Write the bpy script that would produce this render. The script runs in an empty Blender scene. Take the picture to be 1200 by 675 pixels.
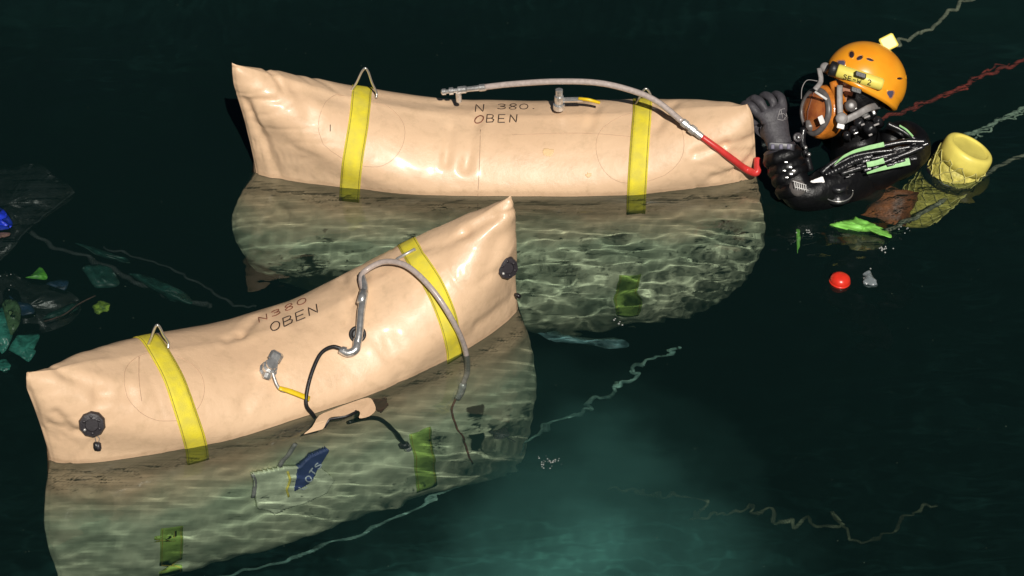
import bpy, bmesh, math, random
from mathutils import Vector, Matrix, noise
from mathutils.bvhtree import BVHTree
S = bpy.context.scene
COL = S.collection
random.seed(4)
# ------------------------------------------------------------------ camera, world, sun, exposure
PITCH = math.radians(38); DIST = 8.6; F = 3100.0
CAM = Vector((0, -DIST*math.cos(PITCH), DIST*math.sin(PITCH)))
cam = bpy.data.objects.new('camera', bpy.data.cameras.new('camera')); COL.objects.link(cam); S.camera = cam
cam.location = CAM; cam.rotation_euler = (math.pi/2-PITCH, 0, 0)
cam.data.lens = F/1200*36; cam.data.clip_end = 800
SUN_DIR = Vector((.16, -.78, .76)).normalized()
w = bpy.data.worlds.new('World'); S.world = w; w.use_nodes = True
nt = w.node_tree; bg = nt.nodes['Background']
sk = nt.nodes.new('ShaderNodeTexSky'); sk.sky_type = 'NISHITA'; sk.sun_disc = False
sk.sun_elevation = math.asin(SUN_DIR.z); sk.sun_rotation = math.atan2(SUN_DIR.x, SUN_DIR.y)
nt.links.new(sk.outputs[0], bg.inputs[0]); bg.inputs[1].default_value = .012
L = bpy.data.lights.new('sun', 'SUN'); L.energy = 3.95; L.angle = math.radians(.6); L.color = (1, .95, .87)
L.cycles.is_caustics_light = True
sun = bpy.data.objects.new('sun', L); COL.objects.link(sun)
sun.rotation_euler = SUN_DIR.to_track_quat('Z', 'Y').to_euler()
S.view_settings.view_transform = 'Standard'; S.view_settings.look = 'None'
S.view_settings.exposure = 0; S.view_settings.gamma = 1
try:
    S.cycles.use_denoising = True; S.cycles.max_bounces = 10; S.cycles.transmission_bounces = 8
    S.cycles.sample_clamp_indirect = 3; S.cycles.blur_glossy = .5
except Exception: pass
# ------------------------------------------------------------------ view geometry helpers (places in the world)
XV = Vector((1, 0, 0)); UV = Vector((0, math.sin(PITCH), math.cos(PITCH))); TV = Vector((0, -math.cos(PITCH), math.sin(PITCH)))
def ray(px, py): return (XV*((px-600)/F) + UV*((337.5-py)/F) - TV).normalized()
def K(px, py, z=0):
    d = ray(px, py); return CAM + d*((z-CAM.z)/d.z)
def KY(px, py, y):
    d = ray(px, py); return CAM + d*((y-CAM.y)/d.y)
def refr(px, py):
    d = ray(px, py); p = CAM + d*(-CAM.z/d.z)
    h = Vector((d.x, d.y, 0)); q = h/1.33
    return p, Vector((q.x, q.y, -math.sqrt(1-q.length_squared)))
def U(px, py, z):
    p, d = refr(px, py); return p + d*(z/d.z)
def hit(bvh, px, py):
    l, n, i, _ = bvh.ray_cast(CAM, ray(px, py))
    if l is not None and l.z >= 0: return l, n
    p, d = refr(px, py)
    l2, n2, i, _ = bvh.ray_cast(p, d)
    if l2 is not None: return l2, n2
    if l is not None: return l, n
    q = K(px, py, 0) if True else p
    l, n, i, _ = bvh.find_nearest(q); return l, n
# ------------------------------------------------------------------ object helpers
def lnk(o): COL.objects.link(o); return o
def thing(name, label, cat, loc, group=None):
    o = lnk(bpy.data.objects.new(name, None)); o.location = loc; o.empty_display_size = .1
    o['label'] = label; o['category'] = cat
    if group: o['group'] = group
    return o
def wloc(o):
    v = o.location.copy()
    while o.parent: o = o.parent; v = v + o.location
    return v
def mk(name, V, Fc, m, parent=None, smooth=True, recv=True, label=None, kind=None, edges=(), mats=None, fm=None):
    c = sum((Vector(v) for v in V), Vector())/max(1, len(V))
    me = bpy.data.meshes.new(name); me.from_pydata([Vector(v)-c for v in V], list(edges), Fc)
    for x in (mats or [m]): me.materials.append(x)
    if fm:
        for p, k in zip(me.polygons, fm): p.material_index = k
    if smooth: me.shade_smooth()
    me.update()
    o = lnk(bpy.data.objects.new(name, me))
    if parent: o.parent = parent; o.location = c - wloc(parent)
    else: o.location = c
    if recv: o.cycles.is_caustics_receiver = True
    if label: o['label'] = label
    if kind: o['kind'] = kind
    return o
def tag(o, label, cat, group=None, kind=None):
    o['label'] = label; o['category'] = cat
    if group: o['group'] = group
    if kind: o['kind'] = kind
    return o
def spline(P, n=6):
    P = [Vector(p) for p in P]
    if len(P) < 3: return [P[0].lerp(P[1], i/n) for i in range(n+1)]
    Q = [P[0]*2-P[1]] + P + [P[-1]*2-P[-2]]
    out = []
    for i in range(1, len(Q)-2):
        a, b, c, d = Q[i-1:i+3]
        for k in range(n):
            t = k/n
            out.append(.5*((2*b)+(c-a)*t+(2*a-5*b+4*c-d)*t*t+(3*b-a-3*c+d)*t**3))
    out.append(P[-1]); return out
class MB:
    def __init__(s): s.V = []; s.F = []; s.M = []
    def add(s, V, Fc, k=0):
        o = len(s.V); s.V += [Vector(v) for v in V]; s.F += [tuple(i+o for i in f) for f in Fc]; s.M += [k]*len(Fc); return s
    def tube(s, P, r, n=8, k=0, cap=True, flat=1, up=None):
        P = [Vector(p) for p in P]
        R = r if isinstance(r, (list, tuple)) else [r]*len(P)
        if len(R) != len(P):
            R = [R[min(len(R)-1, int(i/(len(P)-1)*(len(R)-1)))]*(1-((i/(len(P)-1)*(len(R)-1)) % 1)) + R[min(len(R)-1, int(i/(len(P)-1)*(len(R)-1))+1)]*((i/(len(P)-1)*(len(R)-1)) % 1) for i in range(len(P))]
        V = []; Fc = []; nrm = None
        for i, p in enumerate(P):
            t = (P[min(i+1, len(P)-1)]-P[max(i-1, 0)]).normalized()
            if nrm is None:
                a = Vector(up) if up is not None else (Vector((0, 0, 1)) if abs(t.z) < .9 else Vector((1, 0, 0)))
                nrm = (a-t*a.dot(t)).normalized()
            else: nrm = (nrm-t*nrm.dot(t)).normalized()
            b = t.cross(nrm)
            for j in range(n):
                a = j/n*2*math.pi; V.append(p+(nrm*math.cos(a)*flat+b*math.sin(a))*R[i])
        for i in range(len(P)-1):
            for j in range(n):
                Fc.append((i*n+j, i*n+(j+1) % n, (i+1)*n+(j+1) % n, (i+1)*n+j))
        if cap: Fc.append(tuple(range(n))[::-1]); Fc.append(tuple((len(P)-1)*n+j for j in range(n)))
        return s.add(V, Fc, k)
    def lathe(s, o, ax, prof, n=24, k=0, wob=None):
        ax = Vector(ax).normalized(); a = Vector((0, 0, 1)) if abs(ax.z) < .9 else Vector((1, 0, 0))
        e = (a-ax*a.dot(ax)).normalized(); f = ax.cross(e); V = []; Fc = []
        for i, (r, h) in enumerate(prof):
            for j in range(n):
                t = j/n*2*math.pi; rr = r*(wob(j, i) if wob else 1)
                V.append(Vector(o)+ax*h+(e*math.cos(t)+f*math.sin(t))*rr)
        for i in range(len(prof)-1):
            for j in range(n): Fc.append((i*n+j, i*n+(j+1) % n, (i+1)*n+(j+1) % n, (i+1)*n+j))
        Fc.append(tuple(range(n))[::-1]); Fc.append(tuple((len(prof)-1)*n+j for j in range(n)))
        return s.add(V, Fc, k)
    def box(s, c, ax, ay, az, k=0, bev=.18):
        c = Vector(c); ax = Vector(ax); ay = Vector(ay); az = Vector(az)
        V = []; q = 1-bev
        ring = [(1, q), (q, 1), (-q, 1), (-1, q), (-1, -q), (-q, -1), (q, -1), (1, -q)]
        for z, g in ((-1, q), (-q, 1), (q, 1), (1, q)):
            for x, y in ring: V.append(c+ax*x*g+ay*y*g+az*z)
        Fc = []
        for i in range(3):
            for j in range(8): Fc.append((i*8+j, i*8+(j+1) % 8, (i+1)*8+(j+1) % 8, (i+1)*8+j))
        Fc.append(tuple(range(8))[::-1]); Fc.append(tuple(24+j for j in range(8)))
        return s.add(V, Fc, k)
    def build(s, name, m, parent=None, **kw):
        if isinstance(m, list): return mk(name, s.V, s.F, None, parent, mats=m, fm=s.M, **kw)
        return mk(name, s.V, s.F, m, parent, **kw)
# ------------------------------------------------------------------ materials
def mat(name, c, rough=.5, metal=0, noise_amt=0, nscale=20, bump=0, bscale=200, c2=None, spec=.5, coat=0, trans=0):
    m = bpy.data.materials.new(name); m.use_nodes = True; nt = m.node_tree; b = nt.nodes['Principled BSDF']
    b.inputs['Base Color'].default_value = (*c, 1); b.inputs['Roughness'].default_value = rough; b.inputs['Metallic'].default_value = metal
    b.inputs['Specular IOR Level'].default_value = spec; b.inputs['Coat Weight'].default_value = coat; b.inputs['Coat Roughness'].default_value = .08
    g = nt.nodes.new('ShaderNodeNewGeometry')
    if noise_amt or c2:
        n = nt.nodes.new('ShaderNodeTexNoise'); n.inputs['Scale'].default_value = nscale; n.inputs['Detail'].default_value = 6
        nt.links.new(g.outputs['Position'], n.inputs['Vector'])
        r = nt.nodes.new('ShaderNodeValToRGB'); r.color_ramp.elements[0].position = .35; r.color_ramp.elements[1].position = .68
        a = c2 or tuple(x*(1-noise_amt) for x in c)
        r.color_ramp.elements[0].color = (*a, 1); r.color_ramp.elements[1].color = (*c, 1)
        nt.links.new(n.outputs['Fac'], r.inputs[0]); nt.links.new(r.outputs[0], b.inputs['Base Color'])
    if bump:
        n = nt.nodes.new('ShaderNodeTexNoise'); n.inputs['Scale'].default_value = bscale; n.inputs['Detail'].default_value = 4
        nt.links.new(g.outputs['Position'], n.inputs['Vector'])
        bp = nt.nodes.new('ShaderNodeBump'); bp.inputs['Strength'].default_value = 1; bp.inputs['Distance'].default_value = bump
        nt.links.new(n.outputs['Fac'], bp.inputs['Height']); nt.links.new(bp.outputs[0], b.inputs['Normal'])
    if trans:
        o = nt.nodes['Material Output']; mx = nt.nodes.new('ShaderNodeMixShader'); t = nt.nodes.new('ShaderNodeBsdfTransparent')
        mx.inputs[0].default_value = trans; nt.links.new(b.outputs[0], mx.inputs[1]); nt.links.new(t.outputs[0], mx.inputs[2]); nt.links.new(mx.outputs[0], o.inputs[0])
    return m
M = dict(
 chrome=mat('chrome', (.8, .79, .77), .25, .75, .35, 60, .0006, 90),
 steel=mat('brushed_steel', (.6, .58, .55), .35, .4, .4, 80),
 wire=mat('wire_metal', (.62, .6, .57), .3, .8),
 black=mat('black_rubber', (.018, .018, .02), .45, 0, .4, 60, .0008, 150),
 gloss=mat('wet_black_rubber', (.012, .012, .014), .33, 0, 0, 20, .003, 60, coat=.1),
 knob=mat('black_plastic', (.035, .03, .035), .4, 0, .3, 90, .0006, 200),
 hose=mat('grey_braided_hose', (.55, .46, .42), .28, 0, .25, 90, .0005, 300, coat=.4),
 red=mat('red_hose_rubber', (.72, .05, .045), .35, 0, .2, 40),
 yellow=mat('yellow_plastic', (.9, .62, .02), .35, 0, .12, 60),
 webbing=mat('yellow_webbing', (.88, .74, .04), .7, 0, .25, 26, .0014, 330, c2=(.7, .6, .07)),
 stitch=mat('olive_thread', (.45, .36, .05), .8, 0, .6, 300),
 webbing_low=mat('water_tinted_webbing', (.3, .46, .09), .7, 0, .3, 25, .001, 200),  # yellow webbing with the green cast of deep water put into its colour
 ink=mat('marker_ink', (.035, .02, .015), .6),
 inkb=mat('brown_marker_ink', (.2, .07, .04), .6),
 seam=mat('seam_line', (.5, .33, .22), .6),
 glue=mat('old_glue', (.86, .58, .3), .5, 0, .12, 120),
 brown=mat('reddish_brown_fabric', (.2, .08, .05), .7, 0, .4, 30),
 orange=mat('orange_shell', (.98, .4, .02), .28, 0, .1, 15, .0002, 40, coat=.3, c2=(.92, .33, .015)),
 orange2=mat('orange_silicone', (.75, .24, .03), .3, 0, .4, 50, .0008, 90, coat=.3),
 grey=mat('grey_plastic', (.15, .135, .13), .35, 0, .3, 60),
 strapg=mat('light_grey_strap', (.32, .3, .29), .5, 0, .25, 90),
 dark=mat('dark_recess_shade', (.03, .015, .02), .5),
 blueish=mat('blue_grey_foam', (.09, .08, .14), .5),
 white=mat('white_tag', (.8, .78, .76), .4, 0, .1, 50),
 label=mat('pale_yellow_tape', (.92, .78, .15), .4, 0, .1, 70),
 glove=mat('dark_grey_glove', (.075, .07, .08), .55, 0, .35, 120, .0012, 220, spec=.5),
 glove2=mat('grey_glove_cuff', (.05, .048, .058), .4, 0, .3, 90),
 logo=mat('pale_grey_print', (.35, .33, .33), .5),
 lime=mat('lime_webbing', (.42, .78, .34), .5, 0, .2, 60, .001, 150),
 limefin=mat('lime_green_fabric', (.3, .75, .14), .45, 0, .3, 35, .002, 60, c2=(.2, .55, .08)),
 olive=mat('olive_brown_fabric', (.12, .12, .05), .6, 0, .5, 50, .002, 60),
 rust=mat('rust_orange_fabric', (.42, .13, .04), .5, 0, .6, 22, .004, 50, c2=(.12, .04, .02)),
 cyl=mat('yellow_cylinder_paint', (.78, .68, .16), .5, 0, .25, 45, .006, 70, c2=(.42, .38, .08)),
 cyltop=mat('bright_yellow_cylinder_boot', (.92, .78, .16), .4, 0, .15, 20),
 net=mat('yellow_green_net', (.66, .6, .18), .6, 0, .35, 90),
 skin=mat('skin', (.55, .3, .2), .5, 0, .15, 60),
 eye=mat('eye_white', (.7, .68, .65), .2), iris=mat('iris', (.05, .03, .02), .15),
 redball=mat('red_float_plastic', (.85, .04, .02), .3, 0, .2, 40),
 film=mat('clear_plastic_film', (.35, .4, .42), .15, 0, .3, 30, .003, 60, trans=.45),
 dfilm=mat('dark_grey_net_film', (.028, .033, .033), .35, 0, .6, 25, .004, 40, trans=.35),
 teal=mat('teal_film', (.06, .32, .25), .3, 0, .6, 40, .003, 60, trans=.15),
 teal2=mat('olive_teal_film', (.12, .22, .1), .3, 0, .6, 40, .003, 60, trans=.3),
 teald=mat('dim_teal_film', (.015, .075, .06), .5, 0, .5, 40, trans=.3),
 blue=mat('blue_cloth', (.01, .04, .6), .5, 0, .4, 40),
 blued=mat('dull_blue_film', (.01, .035, .08), .5, 0, .5, 40),
 leaf=mat('green_leaf', (.12, .42, .03), .5, 0, .5, 60, c2=(.05, .2, .03)),
 leafy=mat('yellow_green_leaf', (.3, .45, .05), .5, 0, .5, 80, c2=(.05, .1, .02)),
 pink=mat('pinkish_scrap', (.4, .2, .17), .5, 0, .4, 60),
 twig=mat('brown_twig', (.1, .05, .04), .8, 0, .5, 60),
 dleaf=mat('dark_leaf', (.03, .035, .03), .6),
 ropew=mat('pale_green_white_rope', (.38, .5, .38), .7, 0, .4, 60, .003, 90),
 rope_t=mat('teal_stained_rope', (.15, .27, .22), .7, 0, .5, 30, .003, 90, c2=(.06, .14, .12)),
 rope_s=mat('sand_coloured_rope', (.33, .33, .23), .7, 0, .65, 40, .003, 90),
 rope_r=mat('red_rope', (.42, .045, .03), .7, 0, .7, 35, .003, 90),
 rope_d=mat('dull_grey_rope', (.014, .02, .02), .8, 0, .4, 60),
 rope_o=mat('olive_weathered_rope', (.045, .055, .025), .8, 0, .5, 40),
 stripe=mat('pale_blue_strip', (.12, .26, .27), .6, 0, .6, 12),
 visor=mat('tinted_visor', (.85, .3, .07), .06, 0, .3, 16, coat=1, c2=(.4, .1, .04), trans=.3),
 inner=mat('orange_inner_mask', (.9, .3, .07), .4, 0, .45, 30, c2=(.5, .11, .03)),
)
def bag_mat(name, depth_tint_z):
    m = mat(name, (.82, .53, .33), 0.4, coat=.14); m.node_tree.nodes['Principled BSDF'].inputs['Coat Roughness'].default_value = .16; nt = m.node_tree; b = nt.nodes['Principled BSDF']
    g = nt.nodes.new('ShaderNodeNewGeometry')
    n = nt.nodes.new('ShaderNodeTexNoise'); n.inputs['Scale'].default_value = 3.5; n.inputs['Detail'].default_value = 7; nt.links.new(g.outputs['Position'], n.inputs['Vector'])
    r = nt.nodes.new('ShaderNodeValToRGB'); e = r.color_ramp.elements; e[0].position = .3; e[0].color = (.76, .515, .325, 1); e[1].position = .7; e[1].color = (.84, .585, .375, 1)
    nt.links.new(n.outputs['Fac'], r.inputs[0])
    # scuffs and grime specks
    n2 = nt.nodes.new('ShaderNodeTexNoise'); n2.inputs['Scale'].default_value = 22; n2.inputs['Detail'].default_value = 8; n2.inputs['Roughness'].default_value = .7; nt.links.new(g.outputs['Position'], n2.inputs['Vector'])
    r2 = nt.nodes.new('ShaderNodeValToRGB'); r2.color_ramp.elements[0].position = .5; r2.color_ramp.elements[0].color = (0, 0, 0, 1); r2.color_ramp.elements[1].position = .78; r2.color_ramp.elements[1].color = (.55, .55, .55, 1)
    nt.links.new(n2.outputs['Fac'], r2.inputs[0])
    mx = nt.nodes.new('ShaderNodeMix'); mx.data_type = 'RGBA'; nt.links.new(r2.outputs[0], mx.inputs[0]); nt.links.new(r.outputs[0], mx.inputs[6]); mx.inputs[7].default_value = (.52, .36, .21, 1)
    # green cast of deeper water painted into the fabric colour below the waterline
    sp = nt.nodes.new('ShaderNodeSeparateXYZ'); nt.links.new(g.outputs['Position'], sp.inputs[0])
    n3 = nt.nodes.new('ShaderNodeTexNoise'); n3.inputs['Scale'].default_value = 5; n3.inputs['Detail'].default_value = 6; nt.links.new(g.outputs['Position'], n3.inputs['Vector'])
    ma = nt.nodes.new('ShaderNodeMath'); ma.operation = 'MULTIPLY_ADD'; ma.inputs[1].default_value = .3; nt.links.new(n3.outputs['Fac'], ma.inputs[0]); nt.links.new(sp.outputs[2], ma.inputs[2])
    mr = nt.nodes.new('ShaderNodeMapRange'); mr.inputs[1].default_value = depth_tint_z+.27; mr.inputs[2].default_value = depth_tint_z+.02; nt.links.new(ma.outputs[0], mr.inputs[0])
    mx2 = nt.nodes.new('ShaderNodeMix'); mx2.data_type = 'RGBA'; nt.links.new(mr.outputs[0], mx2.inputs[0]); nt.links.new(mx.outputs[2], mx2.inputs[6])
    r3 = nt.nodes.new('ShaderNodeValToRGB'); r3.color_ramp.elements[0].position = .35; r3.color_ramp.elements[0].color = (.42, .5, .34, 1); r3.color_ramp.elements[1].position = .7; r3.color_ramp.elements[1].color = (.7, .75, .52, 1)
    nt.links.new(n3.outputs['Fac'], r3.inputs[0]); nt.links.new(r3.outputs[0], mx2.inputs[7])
    # cloth wetted dark where the ripples lap
    mw = nt.nodes.new('ShaderNodeMath'); mw.operation = 'MULTIPLY_ADD'; mw.inputs[1].default_value = -.035; nt.links.new(n2.outputs['Fac'], mw.inputs[0]); nt.links.new(sp.outputs[2], mw.inputs[2])
    wr_ = nt.nodes.new('ShaderNodeMapRange'); wr_.inputs[1].default_value = .004; wr_.inputs[2].default_value = -.006; wr_.inputs[3].default_value = 0; wr_.inputs[4].default_value = .3; nt.links.new(mw.outputs[0], wr_.inputs[0])
    mx3 = nt.nodes.new('ShaderNodeMix'); mx3.data_type = 'RGBA'; mx3.blend_type = 'MULTIPLY'; nt.links.new(wr_.outputs[0], mx3.inputs[0]); nt.links.new(mx2.outputs[2], mx3.inputs[6]); mx3.inputs[7].default_value = (.5, .45, .4, 1)
    nt.links.new(mx3.outputs[2], b.inputs['Base Color'])
    nb = nt.nodes.new('ShaderNodeTexNoise'); nb.inputs['Scale'].default_value = 30; nb.inputs['Detail'].default_value = 5; nt.links.new(g.outputs['Position'], nb.inputs['Vector'])
    wv = nt.nodes.new('ShaderNodeTexNoise'); wv.inputs['Scale'].default_value = 420; wv.inputs['Detail'].default_value = 2; nt.links.new(g.outputs['Position'], wv.inputs['Vector'])
    b1 = nt.nodes.new('ShaderNodeBump'); b1.inputs['Distance'].default_value = .0018; b1.inputs['Strength'].default_value = 1; nt.links.new(nb.outputs['Fac'], b1.inputs['Height'])
    b2 = nt.nodes.new('ShaderNodeBump'); b2.inputs['Distance'].default_value = .0006; b2.inputs['Strength'].default_value = 1; nt.links.new(wv.outputs['Fac'], b2.inputs['Height']); nt.links.new(b1.outputs[0], b2.inputs['Normal'])
    nt.links.new(b2.outputs[0], b.inputs['Normal'])
    return m
# ------------------------------------------------------------------ setting: water surface and the bed far below
def grid(fx, fy, nx, ny, fz):
    V = [(fx(i/nx), fy(j/ny), 0) for j in range(ny+1) for i in range(nx+1)]
    V = [(x, y, fz(x, y)) for x, y, _ in V]
    Fc = [(j*(nx+1)+i, j*(nx+1)+i+1, (j+1)*(nx+1)+i+1, (j+1)*(nx+1)+i) for j in range(ny) for i in range(nx)]
    return V, Fc
st = lambda a: (lambda t: (t*2-1)*a + (t*2-1)**13*120)
DIV = K(985, 225)
def wave(x, y):
    if abs(x) > 5 or abs(y) > 5: return 0
    q = Vector((x, y, 0))
    t = max(0, min(1, (y+1.75)/.9)); cm = .3+.7*t*t*(3-2*t)
    a = .0075*noise.noise(Vector((x*1.3+.3*y, y*2.6, 1))) + .0024*cm*(.3+1.9*abs(noise.noise(Vector((x*1.5, y*1.8, 12)))))*noise.noise(Vector((x*3.6+1.1*noise.noise(Vector((x*2, y*2, 8))), y*9+1.3*noise.noise(Vector((x*1.7, y*2.3, 3))), 4)))
    r = (q-DIV).length
    k = .0008*cm + .0007*math.exp(-(r/.75)**2)+.00045*math.exp(-(((x+.1)/1.1)**2+((y-.28)/.3)**2))
    a += k*noise.noise(Vector((x*10+y*3, y*29+1.5*noise.noise(Vector((x*4, y*4, 1))), 7))) + k*.35*noise.noise(Vector((x*34, y*50, 9)))
    return a
V, Fc = grid(st(2.6), st(2.6), 440, 440, wave)
wm = bpy.data.materials.new('water'); wm.use_nodes = True; nt = wm.node_tree; nt.nodes.clear()
o_ = nt.nodes.new('ShaderNodeOutputMaterial'); g_ = nt.nodes.new('ShaderNodeBsdfGlass')
g_.inputs['Roughness'].default_value = 0; g_.inputs['IOR'].default_value = 1.33; g_.inputs['Color'].default_value = (.91, .97, .95, 1)
# milky water haze painted as diffuse colour, stronger for the glow at lower centre
df_ = nt.nodes.new('ShaderNodeBsdfDiffuse'); mxw = nt.nodes.new('ShaderNodeMixShader'); gw = nt.nodes.new('ShaderNodeNewGeometry')
nw = nt.nodes.new('ShaderNodeTexNoise'); nw.inputs['Scale'].default_value = 1.3; nw.inputs['Detail'].default_value = 5; nt.links.new(gw.outputs['Position'], nw.inputs['Vector'])
PL = K(640, 645)
vs = nt.nodes.new('ShaderNodeVectorMath'); vs.operation = 'SUBTRACT'; vs.inputs[1].default_value = tuple(PL); nt.links.new(gw.outputs['Position'], vs.inputs[0])
vm_ = nt.nodes.new('ShaderNodeVectorMath'); vm_.operation = 'MULTIPLY'; vm_.inputs[1].default_value = (1.25, 1.0, 0); nt.links.new(vs.outputs[0], vm_.inputs[0])
va_ = nt.nodes.new('ShaderNodeVectorMath'); va_.operation = 'MULTIPLY_ADD'; va_.inputs[1].default_value = (1.7, 1.5, 0); va_.inputs[2].default_value = (-.85, -.75, 0); nt.links.new(nw.outputs['Color'], va_.inputs[0])
vb_ = nt.nodes.new('ShaderNodeVectorMath'); vb_.operation = 'ADD'; nt.links.new(vm_.outputs[0], vb_.inputs[0]); nt.links.new(va_.outputs[0], vb_.inputs[1])
vl_ = nt.nodes.new('ShaderNodeVectorMath'); vl_.operation = 'LENGTH'; nt.links.new(vb_.outputs[0], vl_.inputs[0])
rw = nt.nodes.new('ShaderNodeValToRGB'); e = rw.color_ramp.elements; rw.color_ramp.interpolation = 'EASE'
e[0].position = 0; e[0].color = (.27, .27, .27, 1); e[1].position = 1; e[1].color = (.023, .024, .023, 1); x_ = e.new(.35); x_.color = (.14, .14, .14, 1); x_ = e.new(.75); x_.color = (.04, .04, .04, 1)
nt.links.new(vl_.outputs['Value'], rw.inputs[0]); nt.links.new(rw.outputs[0], mxw.inputs[0])
df_.inputs['Color'].default_value = (.12, .38, .33, 1)
nt.links.new(g_.outputs[0], mxw.inputs[1]); nt.links.new(df_.outputs[0], mxw.inputs[2]); nt.links.new(mxw.outputs[0], o_.inputs[0])
water = mk('water', V, Fc, wm, recv=False, kind='structure'); water.cycles.is_caustics_caster = True
PALE = U(640, 640, -1.7)  # paler bed rise here puts the water's teal glow into colour and shape
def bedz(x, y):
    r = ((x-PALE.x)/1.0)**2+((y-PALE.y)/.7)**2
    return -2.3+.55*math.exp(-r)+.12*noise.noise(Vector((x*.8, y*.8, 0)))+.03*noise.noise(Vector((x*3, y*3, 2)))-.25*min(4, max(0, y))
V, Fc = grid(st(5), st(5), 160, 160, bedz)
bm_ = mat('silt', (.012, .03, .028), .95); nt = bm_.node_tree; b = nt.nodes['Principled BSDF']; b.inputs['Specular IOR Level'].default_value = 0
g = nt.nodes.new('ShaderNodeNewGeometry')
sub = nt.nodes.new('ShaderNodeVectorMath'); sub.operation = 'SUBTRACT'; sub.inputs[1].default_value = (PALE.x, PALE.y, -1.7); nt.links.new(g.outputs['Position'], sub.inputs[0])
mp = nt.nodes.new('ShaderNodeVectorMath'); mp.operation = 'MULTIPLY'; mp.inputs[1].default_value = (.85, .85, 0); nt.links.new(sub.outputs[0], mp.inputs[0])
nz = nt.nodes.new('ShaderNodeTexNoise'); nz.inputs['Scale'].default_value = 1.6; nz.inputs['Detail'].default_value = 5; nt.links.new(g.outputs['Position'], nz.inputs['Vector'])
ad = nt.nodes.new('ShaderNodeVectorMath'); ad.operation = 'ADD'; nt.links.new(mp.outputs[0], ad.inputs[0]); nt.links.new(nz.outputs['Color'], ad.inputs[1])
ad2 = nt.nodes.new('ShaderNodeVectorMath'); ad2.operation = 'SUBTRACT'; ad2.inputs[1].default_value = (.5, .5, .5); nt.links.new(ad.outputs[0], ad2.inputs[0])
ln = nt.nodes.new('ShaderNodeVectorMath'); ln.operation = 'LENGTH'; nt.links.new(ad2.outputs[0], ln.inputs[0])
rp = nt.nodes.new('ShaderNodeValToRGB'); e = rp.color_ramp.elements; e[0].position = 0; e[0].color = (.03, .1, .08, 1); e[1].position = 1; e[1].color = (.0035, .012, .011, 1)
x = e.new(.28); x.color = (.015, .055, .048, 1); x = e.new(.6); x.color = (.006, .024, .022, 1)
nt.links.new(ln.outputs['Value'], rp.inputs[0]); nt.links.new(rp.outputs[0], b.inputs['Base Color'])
bed = mk('lake_bed', V, Fc, bm_, kind='structure')
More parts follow.
